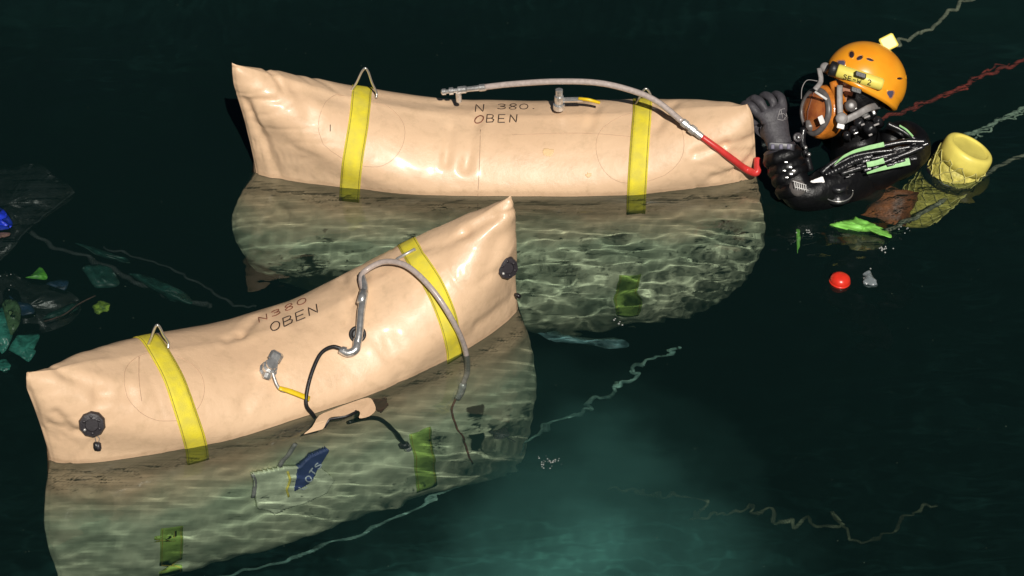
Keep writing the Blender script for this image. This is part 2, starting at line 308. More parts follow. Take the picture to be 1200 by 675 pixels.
# ------------------------------------------------------------------ the lifting bags
def make_bag(name, label, A, B, spec):
    A = Vector(A); B = Vector(B); C = (A+B)/2; ex = (B-A).normalized(); ey = Vector((-ex.y, ex.x, 0)); ez = Vector((0, 0, 1)); Lh = (B-A).length/2
    mid = spline([Vector((0, y, z)) for y, z in spec['mid']]+[Vector((0, *spec['mid'][0]))], 8)[:-1]
    n = len(mid); zmin = min(p.z for p in mid); zmax = max(p.z for p in mid)
    NS = 260; V = []
    for p in mid:
        if p.z < -.1: p.z = -.1+(p.z+.1)*spec['dz']
    zmin = min(p.z for p in mid)
    for i in range(NS+1):
        q = i/NS*2-1; s = math.copysign(1-(1-abs(q))**1.35, q)*1.0
        a = abs(s); e = spec['L'] if s < 0 else spec['R']
        wy = (1-a**3)**.8*.985+.015*(1-a)+.008
        g = max(0, (a-.12)/.88)**spec.get('gp', 1.9)
        for p in mid:
            t = (p.z-zmin)/(zmax-zmin)
            zE = e['zb']+(e['zt']-e['zb'])*(t*.75+.25*math.sin((t-.5)*math.pi)*.5+.125)
            z = p.z*(1-g)+zE*g
            h = (z/e['zt']) if z > 0 else (z/e['zb'])
            fl = (e['ft']*max(0, h)**1.3 if z > 0 else e['fb']*math.sin(min(1, max(0, h)*1.5)*math.pi*.62)-e.get('ins', .16)*max(0, h)**5)*a**6
            y = (p.y*wy) + spec['sh']*(1-a**3) + e['yo']*a**2.5
            z += spec['up']*(1-g) if z > 0 else 0
            V.append(C+ex*(s*Lh+(fl-(.016*max(0, (h-.8)/.2)**1.5*a**6 if z > 0 else 0))*(1 if s > 0 else -1))+ey*y+ez*z)
    Fc = []
    for i in range(NS):
        for j in range(n): Fc.append((i*n+j, (i+1)*n+j, (i+1)*n+(j+1) % n, i*n+(j+1) % n))
    Fc.append(tuple(range(n))); Fc.append(tuple(NS*n+j for j in range(n))[::-1])
    me = bpy.data.meshes.new('tmp'); me.from_pydata(V, [], Fc); me.update()
    bv = BVHTree.FromPolygons(V, Fc)
    # orient check
    vol = sum((V[f[0]]-C).dot((V[f[1]]-C).cross(V[f[2]]-C)) for f in Fc[:-2])
    if vol < 0: Fc = [f[::-1] for f in Fc]
    me = bpy.data.meshes.new('tmp'); me.from_pydata(V, [], Fc); me.update()
    N = [v.normal.copy() for v in me.vertices]; bpy.data.meshes.remove(me)
    cr = []
    for (pts, wd, dp) in spec['creases']:
        wd = max(wd*1.35, .015); dp = min(dp, wd*.5)
        P3 = [hit(bv, *p)[0] for p in pts]
        for a_, b_ in zip(P3, P3[1:]): cr.append((a_, b_, wd, dp))
    W = []
    for k, v in enumerate(V):
        i = k//n; q = abs(i/NS*2-1)
        d = .0034*noise.noise(v*4.2)+.0022*noise.noise(v*11+Vector((5, 0, 0)))*(.5+q)
        # puckers running up from the end seams and along the top
        d += (q**4)*.007*math.sin(v.z*34+6*noise.noise(v*3))*(1-q**14)
        d -= .003*max(0, min(1, (q-.968)/.003))
        if v.z < -.1: d += .007*noise.noise(Vector((v.x*5, v.y*5, v.z*9)))+.004*noise.noise(v*16)
        for a_, b_, wd, dp in cr:
            ab = b_-a_; t = max(0, min(1, (v-a_).dot(ab)/max(1e-9, ab.length_squared)))
            r = (v-(a_+ab*t)).length
            if r < wd*3.5:
                x = r/wd; d -= dp*(math.exp(-x*x)-.18*math.exp(-((x-1.9)/.8)**2))
        if v.z > -.25:      # sharp crumple lines in the stiff coated cloth
            nn_ = noise.noise(Vector((v.x*5.5+2*v.z, v.y*4, v.z*3.2+1.5*noise.noise(v*2.1)))); mk_ = max(0, noise.noise(v*1.9+Vector((9, 2, 4)))+.12+q*q*.25)
            d -= (.004+.012*q**3)*mk_*max(0, 1-abs(nn_)*9)
            n2_ = noise.noise(Vector((v.x*3, v.y*9, v.z*16))); d -= .0035*mk_*max(0, 1-abs(n2_)*7)*(.4+q)
        ee = max(0, (q-.82)/.18)
        W.append(v+(N[k]*(1-ee)-ey*ee)*d)
    root = thing(name, label, 'lifting bag', C, 'rubberised lifting bags floating half submerged')
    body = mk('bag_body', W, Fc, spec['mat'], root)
    return root, body, BVHTree.FromPolygons(W, Fc), C, ex, ey
def strap(bv, root, cl, half, m, name='webbing_strap', over=True, nrow=26, off=.003):
    """cl: centre line in picture positions; laid on the fabric"""
    C2 = spline([Vector((a, b, 0)) for a, b in cl], 8)
    rows = []; K5 = 5
    pts = []
    for p in C2:
        l, n = hit(bv, p.x, p.y); pts.append((l, n))
    if over:
        l, n = pts[0]; t = (pts[0][0]-pts[1][0]); AX = ex1 if root is back else ex2; t = (t-n*t.dot(n)-AX*t.dot(AX)*.8).normalized(); ext = []
        for _ in range(7):
            l2, n2, _, _ = bv.find_nearest(l+t*.02)
            if l2 is None: break
            t = (l2-l).normalized() if (l2-l).length > 1e-5 else t; l = l2; n = n2; ext.insert(0, (l, n))
        pts = ext+pts
    V = []
    for i, (l, n) in enumerate(pts):
        t = (pts[min(i+2, len(pts)-1)][0]-pts[max(i-2, 0)][0]).normalized()
        s = t.cross(n).normalized()
        for j in range(K5):
            u = (j/(K5-1)*2-1)*half
            q, nn, _, _ = bv.find_nearest(l+s*u)
            V.append(q+nn*off)
    m0 = len(V); nr = len(pts)
    for v in V[:]:
        V.append(v-(bv.find_nearest(v)[1])*(off*.8))
    Fc = []
    for i in range(nr-1):
        for j in range(K5-1):
            a = i*K5+j; Fc.append((a, a+1, a+1+K5, a+K5)); Fc.append((a+m0, a+K5+m0, a+1+K5+m0, a+1+m0))
        a = i*K5; Fc.append((a, a+K5, a+K5+m0, a+m0)); a += K5-1; Fc.append((a, a+m0, a+K5+m0, a+K5))
    e = (nr-1)*K5
    for j in range(K5-1): Fc.append((e+j, e+j+1, e+j+1+m0, e+j+m0)); Fc.append((j, j+m0, j+1+m0, j+1))
    o = mk(name, V, Fc, m, root)
    for j in (0, K5-1):
        j2 = 1 if j == 0 else K5-2
        MB().tube([V[i*K5+j].lerp(V[i*K5+j2], .35)+TV*.0003 for i in range(nr)], .0011, 5).build('edge_stitching', M['stitch'], o)
    return o
def lay(bv, px, r, off=0, n=4, sp=True):
    """picture path -> points on the fabric"""
    P = spline([Vector((a, b, 0)) for a, b in px], n) if sp else [Vector((a, b, 0)) for a, b in px]
    out = []
    for p in P:
        l, nn = hit(bv, p.x, p.y); out.append(l+nn*off)
    return out
GL = {'O': [[(.5, 1), (.15, .85), (0, .5), (.15, .12), (.5, 0), (.85, .12), (1, .5), (.85, .85), (.5, 1)]],
 'B': [[(0, 0), (0, 1)], [(0, 1), (.7, .97), (.85, .78), (.65, .55), (0, .52)], [(.65, .53), (.98, .35), (.85, .06), (0, 0)]],
 'E': [[(.9, 1), (0, 1), (0, 0), (.95, 0)], [(0, .5), (.8, .5)]],
 'N': [[(0, 0), (0, 1), (.9, 0), (.9, 1)]],
 '3': [[(0, .9), (.4, 1), (.85, .85), (.7, .58), (.3, .53)], [(.3, .53), (.85, .42), (.9, .15), (.45, 0), (0, .12)]],
 '8': [[(.5, .53), (.1, .72), (.3, 1), (.7, 1), (.9, .75), (.5, .53), (.08, .28), (.25, 0), (.75, 0), (.92, .27), (.5, .53)]],
 '9': [[(.85, .7), (.5, .48), (.1, .65), (.25, .97), (.75, .97), (.87, .65), (.6, 0)]],
 '0': [[(.5, 1), (.12, .85), (0, .5), (.15, .12), (.5, 0), (.85, .12), (1, .5), (.85, .85), (.5, 1)]],
 '.': [[(.3, .05), (.45, .12)]], 'S': [[(.9, .9), (.4, 1), (.05, .75), (.5, .52), (.92, .28), (.5, 0), (0, .12)]],
 'W': [[(0, 1), (.25, 0), (.5, .7), (.75, 0), (1, 1)]], '-': [[(.1, .5), (.9, .5)]], '2': [[(0, .8), (.4, 1), (.85, .8), (.7, .45), (0, 0), (.95, 0)]],
 'L': [[(0, 1), (0, 0), (.8, 0)]], 'T': [[(0, 1), (1, 1)], [(.5, 1), (.5, 0)]], ' ': []}
def text(bv, s, o, dx, dy, r, m, parent, adv=1.45, off=.0004, name='lettering', sh=None):
    """marker strokes: o = picture position of the baseline start, dx/dy = picture vectors of one glyph width/height"""
    x = 0
    for k, ch in enumerate(s):
        if ch == ' ': x += adv; continue
        mb = MB(); chain = []
        for stk in GL[ch]:
            P = [(o[0]+dx[0]*(x+a)+dy[0]*b_, o[1]+dx[1]*(x+a)+dy[1]*b_) for a, b_ in stk]
            if 2 < len(P) < 5:
                P = [(a_[0]+(b2[0]-a_[0])*k_/5, a_[1]+(b2[1]-a_[1])*k_/5) for a_, b2 in zip(P, P[1:]) for k_ in range(5)]+[P[-1]]
                pts = lay(bv, P, r, off, 2, sp=False)
            else: pts = lay(bv, P, r, off, 4 if len(P) == 2 else 2)
            mb.tube(pts, r*1.2, 6)
        mb.build('letter', m, parent)
        x += adv
def raised(poly, h, m, parent, name, bv=None, step=3.0):
    """raised cloth patch following the bag inside a picture outline"""
    bv = bv or bv2
    xs = [p[0] for p in poly]; ys = [p[1] for p in poly]
    def inside(x, y):
        c = False
        for i in range(len(poly)):
            (x0, y0), (x1, y1) = poly[i], poly[i-1]
            if (y0 > y) != (y1 > y) and x < (x1-x0)*(y-y0)/(y1-y0)+x0: c = not c
        return c
    me = bmesh.new(); idx = {}
    def vert(i, j):
        if (i, j) not in idx:
            l, nn = hit(bv, i*step, j*step); idx[i, j] = me.verts.new(l+nn*h)
        return idx[i, j]
    for i in range(int(min(xs)/step)-1, int(max(xs)/step)+2):
        for j in range(int(min(ys)/step)-1, int(max(ys)/step)+2):
            if inside((i+.5)*step, (j+.5)*step): me.faces.new([vert(i, j), vert(i, j+1), vert(i+1, j+1), vert(i+1, j)])
    V = [v.co.copy() for v in me.verts]; me.verts.index_update(); Fc = [tuple(v.index for v in f_.verts) for f_ in me.faces]
    cnt = {}
    for f_ in Fc:
        for a, b_ in zip(f_, f_[1:]+f_[:1]): cnt[(a, b_)] = 1
    n_ = len(V); V2 = [bv.find_nearest(v)[0] for v in V]; F2 = Fc+[tuple(i+n_ for i in f_[::-1]) for f_ in Fc]
    for (a, b_) in cnt:
        if (b_, a) not in cnt: F2.append((b_, a, a+n_, b_+n_))
    me.free(); return mk(name, V+V2, F2, m, parent)
def outline0(cx, cy, rx, ry, seed):
    r = random.Random(seed); return [(cx+math.cos(k*.5236)*rx*r.uniform(.5, 1.2), cy+math.sin(k*.5236)*ry*r.uniform(.5, 1.2)) for k in range(12)]
def disc_patch(bv, root, px, r, m, name='round_patch'):
    c, n = hit(bv, *px); a = Vector((0, 0, 1)); e = (a-n*a.dot(n)).normalized(); f = n.cross(e)
    mb = MB(); P = []
    for j in range(49):
        t = j/48*2*math.pi; q, nn, _, _ = bv.find_nearest(c+(e*math.cos(t)+f*math.sin(t))*r); P.append(q+nn*.0003)
    mb.tube(P, .0007, 5, cap=False)
    return mb.build(name, m, root)
def shackle(root, b1, b2, apex, y, r=.0042):
    a = KY(*b1, y); c = KY(*b2, y); t = KY(*apex, y)
    a1 = a.lerp(t, .86)+(a-c)*.03; c1 = c.lerp(t, .86)+(c-a)*.03
    P = [a-UV*.02, a, a.lerp(t, .4), a.lerp(t, .8)+(a-c)*.05, a.lerp(t, .96)+(a-c)*.04, t-UV*.0, c.lerp(t, .96)+(c-a)*.04, c.lerp(t, .8)+(c-a)*.05, c.lerp(t, .4), c, c-UV*.02]
    return MB().tube(spline(P, 5), r, 8).build('wire_shackle', M['wire'], root)
def cap(bv, root, px, r=.034, tail=True, tailpx=None):
    c, n = hit(bv, *px); n = (n+TV*1.6).normalized()
    k = MB().lathe(c, n, [(r*1.02, -.006), (r*1.05, .008), (r, .014), (r*.93, .02), (r*.55, .022), (r*.5, .017), (r*.2, .017)], 30, wob=lambda j, i: 1+(.05 if j % 3 == 0 else 0)*(i < 4))
    o = k.build('valve_cap', M['knob'], root, smooth=False)
    a = Vector((0, 0, 1)); e = (a-n*a.dot(n)).normalized(); f = n.cross(e)
    for j in range(6):
        t = j/6*2*math.pi; MB().lathe(c+(e*math.cos(t)+f*math.sin(t))*r*.68, n, [(.0045, .018), (.0048, .0235), (.003, .025)], 8).build('knob_stud', M['steel'] if j == 2 else M['knob'], o)
    if tail:
        for dx, ml in ((-.008, M['knob']), (.006, M['gloss'])):
            p0 = c+n*.012-e*r*.95+f*dx; P = [p0]
            for q in range(1, 5):
                l, nn, _, _ = bv.find_nearest(p0-e*.016*q); P.append(l+nn*.006)
            MB().tube(spline(P, 3), .0013, 6).build('cord', M['strapg'], root)
            MB().lathe(P[-1]+e*.004, -e+n*.15, [(.004, 0), (.009, .004), (.0095, .018), (.006, .026)], 12).build('stopper', ml, root)
    return o
MID = [(-.0, .158), (-.115, .128), (-.2, .06), (-.236, -.01), (-.215, -.1), (-.195, -.2), (-.23, -.33), (-.27, -.47), (-.25, -.62), (-.12, -.74), (.02, -.7), (.1, -.5), (.16, -.3), (.225, -.1), (.236, 0), (.2, .08), (.115, .14)]
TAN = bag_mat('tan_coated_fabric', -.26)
A = K(300, 203); B = K(886, 208)
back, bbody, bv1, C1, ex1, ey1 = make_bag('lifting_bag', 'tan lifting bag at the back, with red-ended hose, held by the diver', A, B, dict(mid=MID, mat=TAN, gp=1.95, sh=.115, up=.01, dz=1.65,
  L=dict(ins=.07, zt=.45, zb=-.78, ft=.07, fb=.10, yo=.0), R=dict(zt=.3, zb=-.95, ft=-.03, fb=.05, yo=.0),
  creases=[([(345, 104), (362, 135)], .02, .006), ([(528, 150), (522, 190)], .012, .007), ([(562, 135), (546, 196)], .014, .010), ([(884, 160), (850, 170), (815, 180)], .008, .011),
   ([(884, 178), (862, 200), (835, 208)], .008, .014), ([(286, 118), (300, 150)], .012, .01), ([(310, 222), (322, 235), (337, 253)], .007, .02), ([(440, 112), (520, 122), (600, 120)], .02, .004), ([(700, 125), (690, 150)], .012, .005), ([(790, 122), (770, 150)], .014, .006), ([(300, 95), (400, 118)], .018, .004)]))
A = K(60, 540); B = K(607, 362)
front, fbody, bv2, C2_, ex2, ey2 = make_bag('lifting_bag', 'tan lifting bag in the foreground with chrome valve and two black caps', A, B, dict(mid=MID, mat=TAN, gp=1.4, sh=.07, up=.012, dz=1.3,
  L=dict(ins=.04, zt=.355, zb=-.9, ft=.05, fb=.05, yo=.0), R=dict(ins=.05, zt=.46, zb=-1.12, ft=-.01, fb=.07, yo=.0),
  creases=[([(60, 498), (100, 508)], .012, .012), ([(66, 484), (78, 497)], .01, .010), ([(62, 556), (105, 574), (140, 578)], .008, .014), ([(300, 372), (282, 392), (266, 398)], .012, .009), ([(330, 362), (350, 378)], .02, .006),
   ([(500, 292), (545, 272), (580, 256)], .014, .007), ([(400, 326), (412, 352), (408, 380)], .012, .007), ([(440, 300), (425, 325)], .014, .007), ([(80, 440), (120, 462), (150, 462)], .018, .007), ([(585, 280), (570, 320)], .02, .006), ([(300, 445), (285, 475)], .016, .006), ([(455, 400), (470, 440)], .02, .006), ([(600, 350), (560, 380)], .015, .006)]))
# --- back bag fittings
yr = C1.y+.15
strap(bv1, back, [(424, 108), (420, 145), (413, 190), (409, 236)], .035, M['webbing'])
strap(bv1, back, [(753, 128), (750, 165), (747, 210), (745, 249)], .033, M['webbing'])
strap(bv1, back, [(738, 322), (736, 345), (735, 368)], .04, M['webbing_low'], over=False)
shackle(back, (411, 108), (441, 108), (428, 80), yr); shackle(back, (741, 128), (772, 130), (757, 104), yr)
disc_patch(bv1, back, (424, 150), .15, M['seam']); disc_patch(bv1, back, (750, 170), .15, M['seam'])
MB().tube(lay(bv1, [(563, 152), (562, 190), (560, 230), (559, 262)], .001, .0003), .0011, 5).build('seam_line', M['seam'], back)
MB().tube(lay(bv1, [(600, 158), (680, 156), (740, 160)], .001, .0002), .0008, 5).build('seam_line', M['seam'], back)
MB().tube(lay(bv1, [(387, 146), (387, 154)], .001, .0004), .0014, 5).build('pen_tick', M['ink'], back)
text(bv1, 'N', (557, 131), (10, 0), (1, -8.5), .0016, M['ink'], back)
text(bv1, '380.', (583, 128), (9.5, 0), (1, -6), .0015, M['ink'], back, adv=1.35)
text(bv1, 'O', (555, 145), (10, -1), (3, -9), .002, M['inkb'], back)
text(bv1, 'BEN', (570, 143.5), (8.5, 0), (1, -9), .0017, M['ink'], back, adv=1.6)
hb = thing('air_hose', 'grey air hose with red end section lying over the back lifting bag', 'hose', KY(650, 98, yr))
f = MB()
p0, p1 = KY(517, 108, yr), KY(572, 102, yr); ax = (p1-p0)
f.lathe(p0, ax, [(.007, 0), (.011, .004), (.011, .016), (.007, .018), (.007, .026), (.013, .028), (.013, .042), (.008, .044), (.008, .056), (.013, .058), (.013, .085), (.009, .09), (.01, .13), (.0125, .132), (.0125, .15), (.009, .158)], 12)
f.tube([KY(537, 108, yr), KY(538, 119, yr)], .010, 8)
f.build('chrome_fitting', M['chrome'], hb, smooth=False)
hp = [KY(568, 102, yr), KY(600, 98.5, yr-.01), KY(650, 95.5, yr-.03), KY(700, 97, yr-.05), KY(740, 106, yr-.08), KY(770, 119, yr-.12), KY(800, 143, yr-.18)]
MB().tube(spline(hp, 10), .0105, 10).build('hose_tube', M['hose'], hb)
q0, q1 = hp[-1], lay(bv1, [(823, 161)], 0, .012, sp=False)[0] if False else hit(bv1, 823, 161)[0]+hit(bv1, 823, 161)[1]*.014
MB().lathe(q0, q1-q0, [(.011, -.004), (.014, 0), (.014, .018), (.011, .02), (.011, .03), (.0155, .032), (.0155, .052), (.012, .055), (.012, (q1-q0).length)], 12).build('hose_connector', M['steel'], hb, smooth=False)
rp_ = [q1]+[hit(bv1, a, b_)[0]+hit(bv1, a, b_)[1]*.013 for a, b_ in ((840, 173), (858, 186), (872, 196))]+[hit(bv1, 872, 196)[0]+Vector((.04, -.03, .0)), hit(bv1, 872, 196)[0]+Vector((.045, .01, .03))]
MB().tube(spline(rp_, 8), [.0105, .0115, .0125, .0135, .013], 10).build('red_hose_end', M['red'], hb)
vt = thing('ball_valve', 'chrome ball valve with yellow lever on top of the back lifting bag', 'valve', KY(655, 120, yr))
vb = KY(655, 124, yr-.02)
MB().lathe(vb, (0, 0, 1), [(.02, -.012), (.02, .006), (.014, .008), (.016, .024), (.016, .04), (.012, .044), (.013, .046), (.013, .066), (.009, .068)], 12).build('valve_body', M['chrome'], vt, smooth=False)
l0, l1, l2 = KY(660, 117, yr-.02), KY(683, 116.5, yr-.03), KY(703, 120.5, yr-.04)
MB().tube([l0, l0.lerp(l1, .4), l1], .009, 8).build('valve_stem', M['chrome'], vt, smooth=False)
MB().tube([KY(678, 115.5, yr-.03), KY(690, 117, yr-.035), l2], [.012, .013, .011], 8, flat=.5, up=UV).build('lever', M['yellow'], vt)
for (sx, sy), r_ in (((642, 178), .022), ((690, 205), .012)):     # old yellowish glue spots
    pts = outline0(sx, sy, r_/.0029, r_/.0034, sx)
    raised(pts, .0006, M['glue'], back, 'glue_spot', bv=bv1, step=1.0)
# --- front bag fittings
strap(bv2, front, [(184, 408), (203, 443), (218, 485), (229, 520), (232, 541)], .034, M['webbing'])
strap(bv2, front, [(487, 302), (508, 334), (524, 372), (531, 402), (533, 421)], .031, M['webbing'])
strap(bv2, front, [(201, 618), (200, 648), (199, 690)], .036, M['webbing_low'], over=False)
strap(bv2, front, [(492, 505), (497, 540), (500, 574)], .038, M['webbing_low'], over=False)
c0, n0 = hit(bv2, 186, 412)
shackle(front, (172, 408), (197, 401), (184, 381), c0.y+.03)
c0, n0 = hit(bv2, 478, 303)
MB().tube([KY(462, 307, c0.y+.02), KY(466, 303, c0.y+.01), KY(486, 292, c0.y+.02), KY(488, 295, c0.y+.03)], .005, 8).build('wire_shackle', M['steel'], front)
disc_patch(bv2, front, (193, 450), .125, M['seam'])
text(bv2, 'OBEN', (318, 389), (10.5, -4.4), (-1.5, -9.5), .0018, M['ink'], front, adv=1.42)
text(bv2, 'N380', (304, 378), (10, -4.3), (-1, -6), .0016, M['inkb'], front, adv=1.5)
MB().tube(lay(bv2, [(163, 418), (163, 445), (166, 470)], .001, .0003), .001, 5).build('seam_line', M['seam'], front)
cap(bv2, front, (108, 496), .037)
cap(bv2, front, (593, 313), .034, tail=False)
c, n = hit(bv2, 603, 345); MB().lathe(c+n*.01, n, [(.005, -.01), (.009, 0), (.008, .008), (.004, .012)], 12).build('stopper', M['gloss'], front)
c, n = hit(bv2, 419, 392)
MB().lathe(c, n, [(.027, -.004), (.027, .004), (.024, .007), (.017, .006), (.016, .001), (.004, .001)], 24).build('grommet', M['black'], front)
MB().lathe(c, n, [(.014, 0), (.014, .004), (.01, .006)], 16).build('grommet_insert', M['chrome'], front)
# chrome valve with lever
vt = thing('ball_valve', 'chrome ball valve with yellow lever on the face of the front lifting bag', 'valve', hit(bv2, 315, 433)[0])
c, n = hit(bv2, 314, 434)
MB().lathe(c, n, [(.028, -.004), (.028, .006), (.02, .008), (.023, .016), (.023, .034), (.015, .036), (.018, .044), (.018, .056)], 10).lathe(c+n*.02, UV*.9+XV*.5, [(.018, 0), (.018, .026), (.022, .028), (.022, .05), (.015, .056)], 10).lathe(c+n*.02, XV*-.3-UV*.9, [(.016, 0), (.016, .03), (.012, .036)], 10).build('valve_body', M['chrome'], vt, smooth=False)
a0 = c+n*.035; a1 = hit(bv2, 324, 456)[0]+hit(bv2, 324, 456)[1]*.022; a2 = hit(bv2, 340, 462)[0]+n*.02; a3 = hit(bv2, 361, 470)[0]+n*.018
MB().tube(spline([a0, a1, a2], 4), .005, 8, flat=.6).build('valve_stem', M['steel'], vt)
MB().tube(spline([a1, a2, a3], 4), [.007, .009, .009], 8, flat=.45, up=n).build('lever', M['yellow'], vt)
# hose assembly
hf = thing('air_hose', 'braided grey air hose with chrome elbow arching over the front lifting bag', 'hose', hit(bv2, 430, 380)[0])
def off2(px, py, h): l, nn = hit(bv2, px, py); return l+nn*h
MB().tube(spline([off2(429, 352, .03), off2(427, 334, .03), off2(436, 322, .03), off2(458, 315, .035), off2(482, 319, .035), off2(506, 341, .03), off2(527, 374, .024), off2(541, 408, .018), off2(545, 432, .012), off2(540, 452, .008)], 8), .0092, 10).build('hose_tube', M['hose'], hf)
MB().tube(spline([off2(418, 408, .024), off2(421, 392, .028), off2(425, 370, .03), off2(430, 345, .03), off2(429, 330, .03)], 5), [.013, .012, .0125, .011, .0105], 10).tube([off2(425, 362, .031), off2(428, 348, .031)], .0145, 10).build('hose_sleeve', M['chrome'], hf)
MB().tube(spline([off2(397, 412, .022), off2(408, 416, .024), off2(417, 411, .026), off2(419, 400, .026)], 5), [.011, .013, .0145, .012], 10).lathe(off2(402, 413, .022), XV*-1+UV*.25, [(.014, -.008), (.014, .006), (.011, .008)], 6).build('chrome_elbow', M['chrome'], hf)
MB().tube(spline([off2(541, 448, .01), off2(537, 460, .01), off2(534, 466, .01)], 3), .012, 8).build('hose_connector', M['steel'], hf)
MB().tube(spline([off2(533, 466, .006), off2(528, 480, .006), off2(534, 500, .006), off2(545, 522, .006), off2(552, 545, .006)], 5), .0035, 6).build('cord', M['brown'], hf)
bh = thing('black_hose', 'thin black hose looping from the chrome elbow down past the yellow lever', 'hose', hit(bv2, 360, 460)[0])
MB().tube(spline([off2(400, 411, .022), off2(388, 409, .024), off2(374, 418, .026), off2(364, 436, .022), off2(358, 458, .02), off2(357, 474, .018), off2(366, 485, .012), off2(371, 493, .006), off2(366, 503, .004)], 7), .0062, 8).build('hose_tube', M['black'], bh)
f = MB().tube(spline([off2(405, 489, .022), off2(424, 485, .02), off2(442, 488, .016), off2(457, 500, .014), off2(469, 514, .012), off2(474, 521, .012)], 7), .0078, 8)
f.build('hose_tail', M['black'], bh)
e0, e1 = off2(473, 519, .012), off2(480, 532, .012)
MB().lathe(e0, e1-e0, [(.009, 0), (.015, .002), (.015, .014), (.009, .016), (.009, .022), (.013, .024), (.013, .034), (.008, .038)], 10).build('quick_connector', M['chrome'], bh, smooth=False)
MB().lathe(e0+Vector((-.004, 0, -.004)), e1-e0, [(.012, -.012), (.019, -.006), (.019, .008), (.012, .012)], 10).build('connector_grip', M['knob'], bh)
# handle patch at the waterline
def plate(pts, h0, h1, m, parent, name, bv=bv2):
    P = [off2(a, b_, h0) for a, b_ in pts]; Q = [off2(a, b_, h1) for a, b_ in pts]; n_ = len(P)
    return mk(name, P+Q, [tuple(range(n_))[::-1], tuple(range(n_, 2*n_))]+[(i, (i+1) % n_, n_+(i+1) % n_, n_+i) for i in range(n_)], m, parent, smooth=False)
def flap(poly, z0, z1, m, parent, name):
    """a stiff flap of coated cloth standing just clear of the water in front of the bag"""
    qq = [Vector((a, b_, 0)) for a, b_ in poly]; qq = spline(qq[-2:]+qq+qq[:2], 3)[6:-6][:-3]; poly = [(p.x, p.y) for p in qq]
    V = []; n_ = len(poly)
    for sgn in (0, 1):
        for (a, b_) in poly: V.append(K(a, b_, z0+(z1-z0)*max(0, min(1, (508-.18*(a-357)-b_+20)/30)))-TV*.004*sgn)
    return mk(name, V, [tuple(range(n_))[::-1], tuple(range(n_, 2*n_))]+[(i, (i+1) % n_, n_+(i+1) % n_, n_+i) for i in range(n_)], m, parent, smooth=False)
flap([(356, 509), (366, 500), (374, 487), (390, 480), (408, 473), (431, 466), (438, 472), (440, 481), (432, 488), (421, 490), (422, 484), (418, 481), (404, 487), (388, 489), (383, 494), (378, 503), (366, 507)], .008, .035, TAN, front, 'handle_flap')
MB().tube([K(380, 500, .012), K(386, 491, .02), K(404, 488, .026), K(418, 482, .03)], .006, 8).build('handle_slot', M['black'], front)
raised([(437, 468), (452, 466), (454, 474), (446, 483), (440, 480)], .004, M['brown'], front, 'brown_patch', step=1.6)
raised([(293, 552), (300, 592), (318, 598), (350, 588), (382, 574), (388, 558), (372, 545), (330, 545)], .022, mat('pale_green_cloth', (.74, .8, .56), .6, 0, .25, 30, .001, 200), front, 'submerged_pocket', step=1.1)
lb = raised([(342, 571), (345, 546), (362, 530), (382, 522), (371, 545), (360, 560)], .026, mat('dark_blue_print', (.05, .07, .2), .5), front, 'printed_label', step=.8)
text(bv2, 'LOTS', (352, 568), (4.5, -5.5), (-5, -4), .0022, mat('pale_print', (.5, .55, .6), .5), front, adv=1.35, off=.0285)
MB().tube(lay(bv2, [(334, 548), (336, 558), (333, 568), (335, 578)], 0, .024), .004, 6).build('yellow_cord', M['label'], front)
MB().tube(lay(bv2, [(294, 552), (297, 562), (294, 578)], 0, .016), .0075, 8).build('grey_toggle', M['strapg'], front)
MB().tube(lay(bv2, [(344, 516), (337, 528), (325, 543)], 0, .016), .0075, 8).build('grey_toggle', M['strapg'], front)
# leaf lying on the submerged front bag, bubbles
def leaf(name, label, pts, z, m, cat='leaf', stem=None, under=True, curl=.006, group=None, parent=None):
    fn = (lambda a, b_, h: U(a, b_, z+h)) if under else (lambda a, b_, h: K(a, b_, z+h))
    cx = sum(p[0] for p in pts)/len(pts); cy = sum(p[1] for p in pts)/len(pts)
    qq = [Vector((a, b_, 0)) for a, b_ in pts]; qq = spline(qq[-2:]+qq+qq[:2], 4)[8:-8][:-4]; pts = [(p.x+.9*noise.noise(Vector((p.x*.4, p.y*.4, 1))), p.y+.9*noise.noise(Vector((p.x*.4, p.y*.4, 6)))) for p in qq]
    mb = MB(); V = [fn(cx, cy, curl)]; n_ = len(pts); R = 5
    for r in range(1, R+1):
        t = r/R
        for k, (a, b_) in enumerate(pts):
            x, y = cx+(a-cx)*t, cy+(b_-cy)*t
            V.append(fn(x, y, curl*(1-t*t)+curl*.9*noise.noise(Vector((x*.17, y*.22, z*9)))+curl*.4*math.sin(k*6.2832/n_*3)*t))
    Fc = [(0, 1+k, 1+(k+1) % n_) for k in range(n_)]
    for r in range(R-1):
        for k in range(n_):
            a = 1+r*n_; Fc.append((a+k, a+n_+k, a+n_+(k+1) % n_, a+(k+1) % n_))
    nV = len(V); lo = [v-Vector((0, 0, .0015)) for v in V]; e = 1+(R-1)*n_
    Fc2 = Fc+[tuple(i+nV for i in f_[::-1]) for f_ in Fc]+[(e+(k+1) % n_, e+k, e+k+nV, e+(k+1) % n_+nV) for k in range(n_)]
    if parent: return mk(name, V+lo, Fc2, m, parent)
    if stem:
        t = thing(name, label, cat, fn(cx, cy, 0), group); mk('blade', V+lo, Fc2, m, t)
        MB().tube(spline([fn(a, b_, .002) for a, b_ in stem], 4), .0018, 6).build('stem', m, t); return t
    return tag(mk(name, V+lo, Fc2, m), label, cat, group)
def outline(cx, cy, rx, ry, n=14, j=.15, rot=0, seed=1):
    r = random.Random(seed); out = []
    for k in range(n):
        t = k/n*2*math.pi; q = 1+r.uniform(-j, j); x, y = math.cos(t)*rx*q, math.sin(t)*ry*q
        out.append((cx+x*math.cos(rot)-y*math.sin(rot), cy+x*math.sin(rot)+y*math.cos(rot)))
    return out
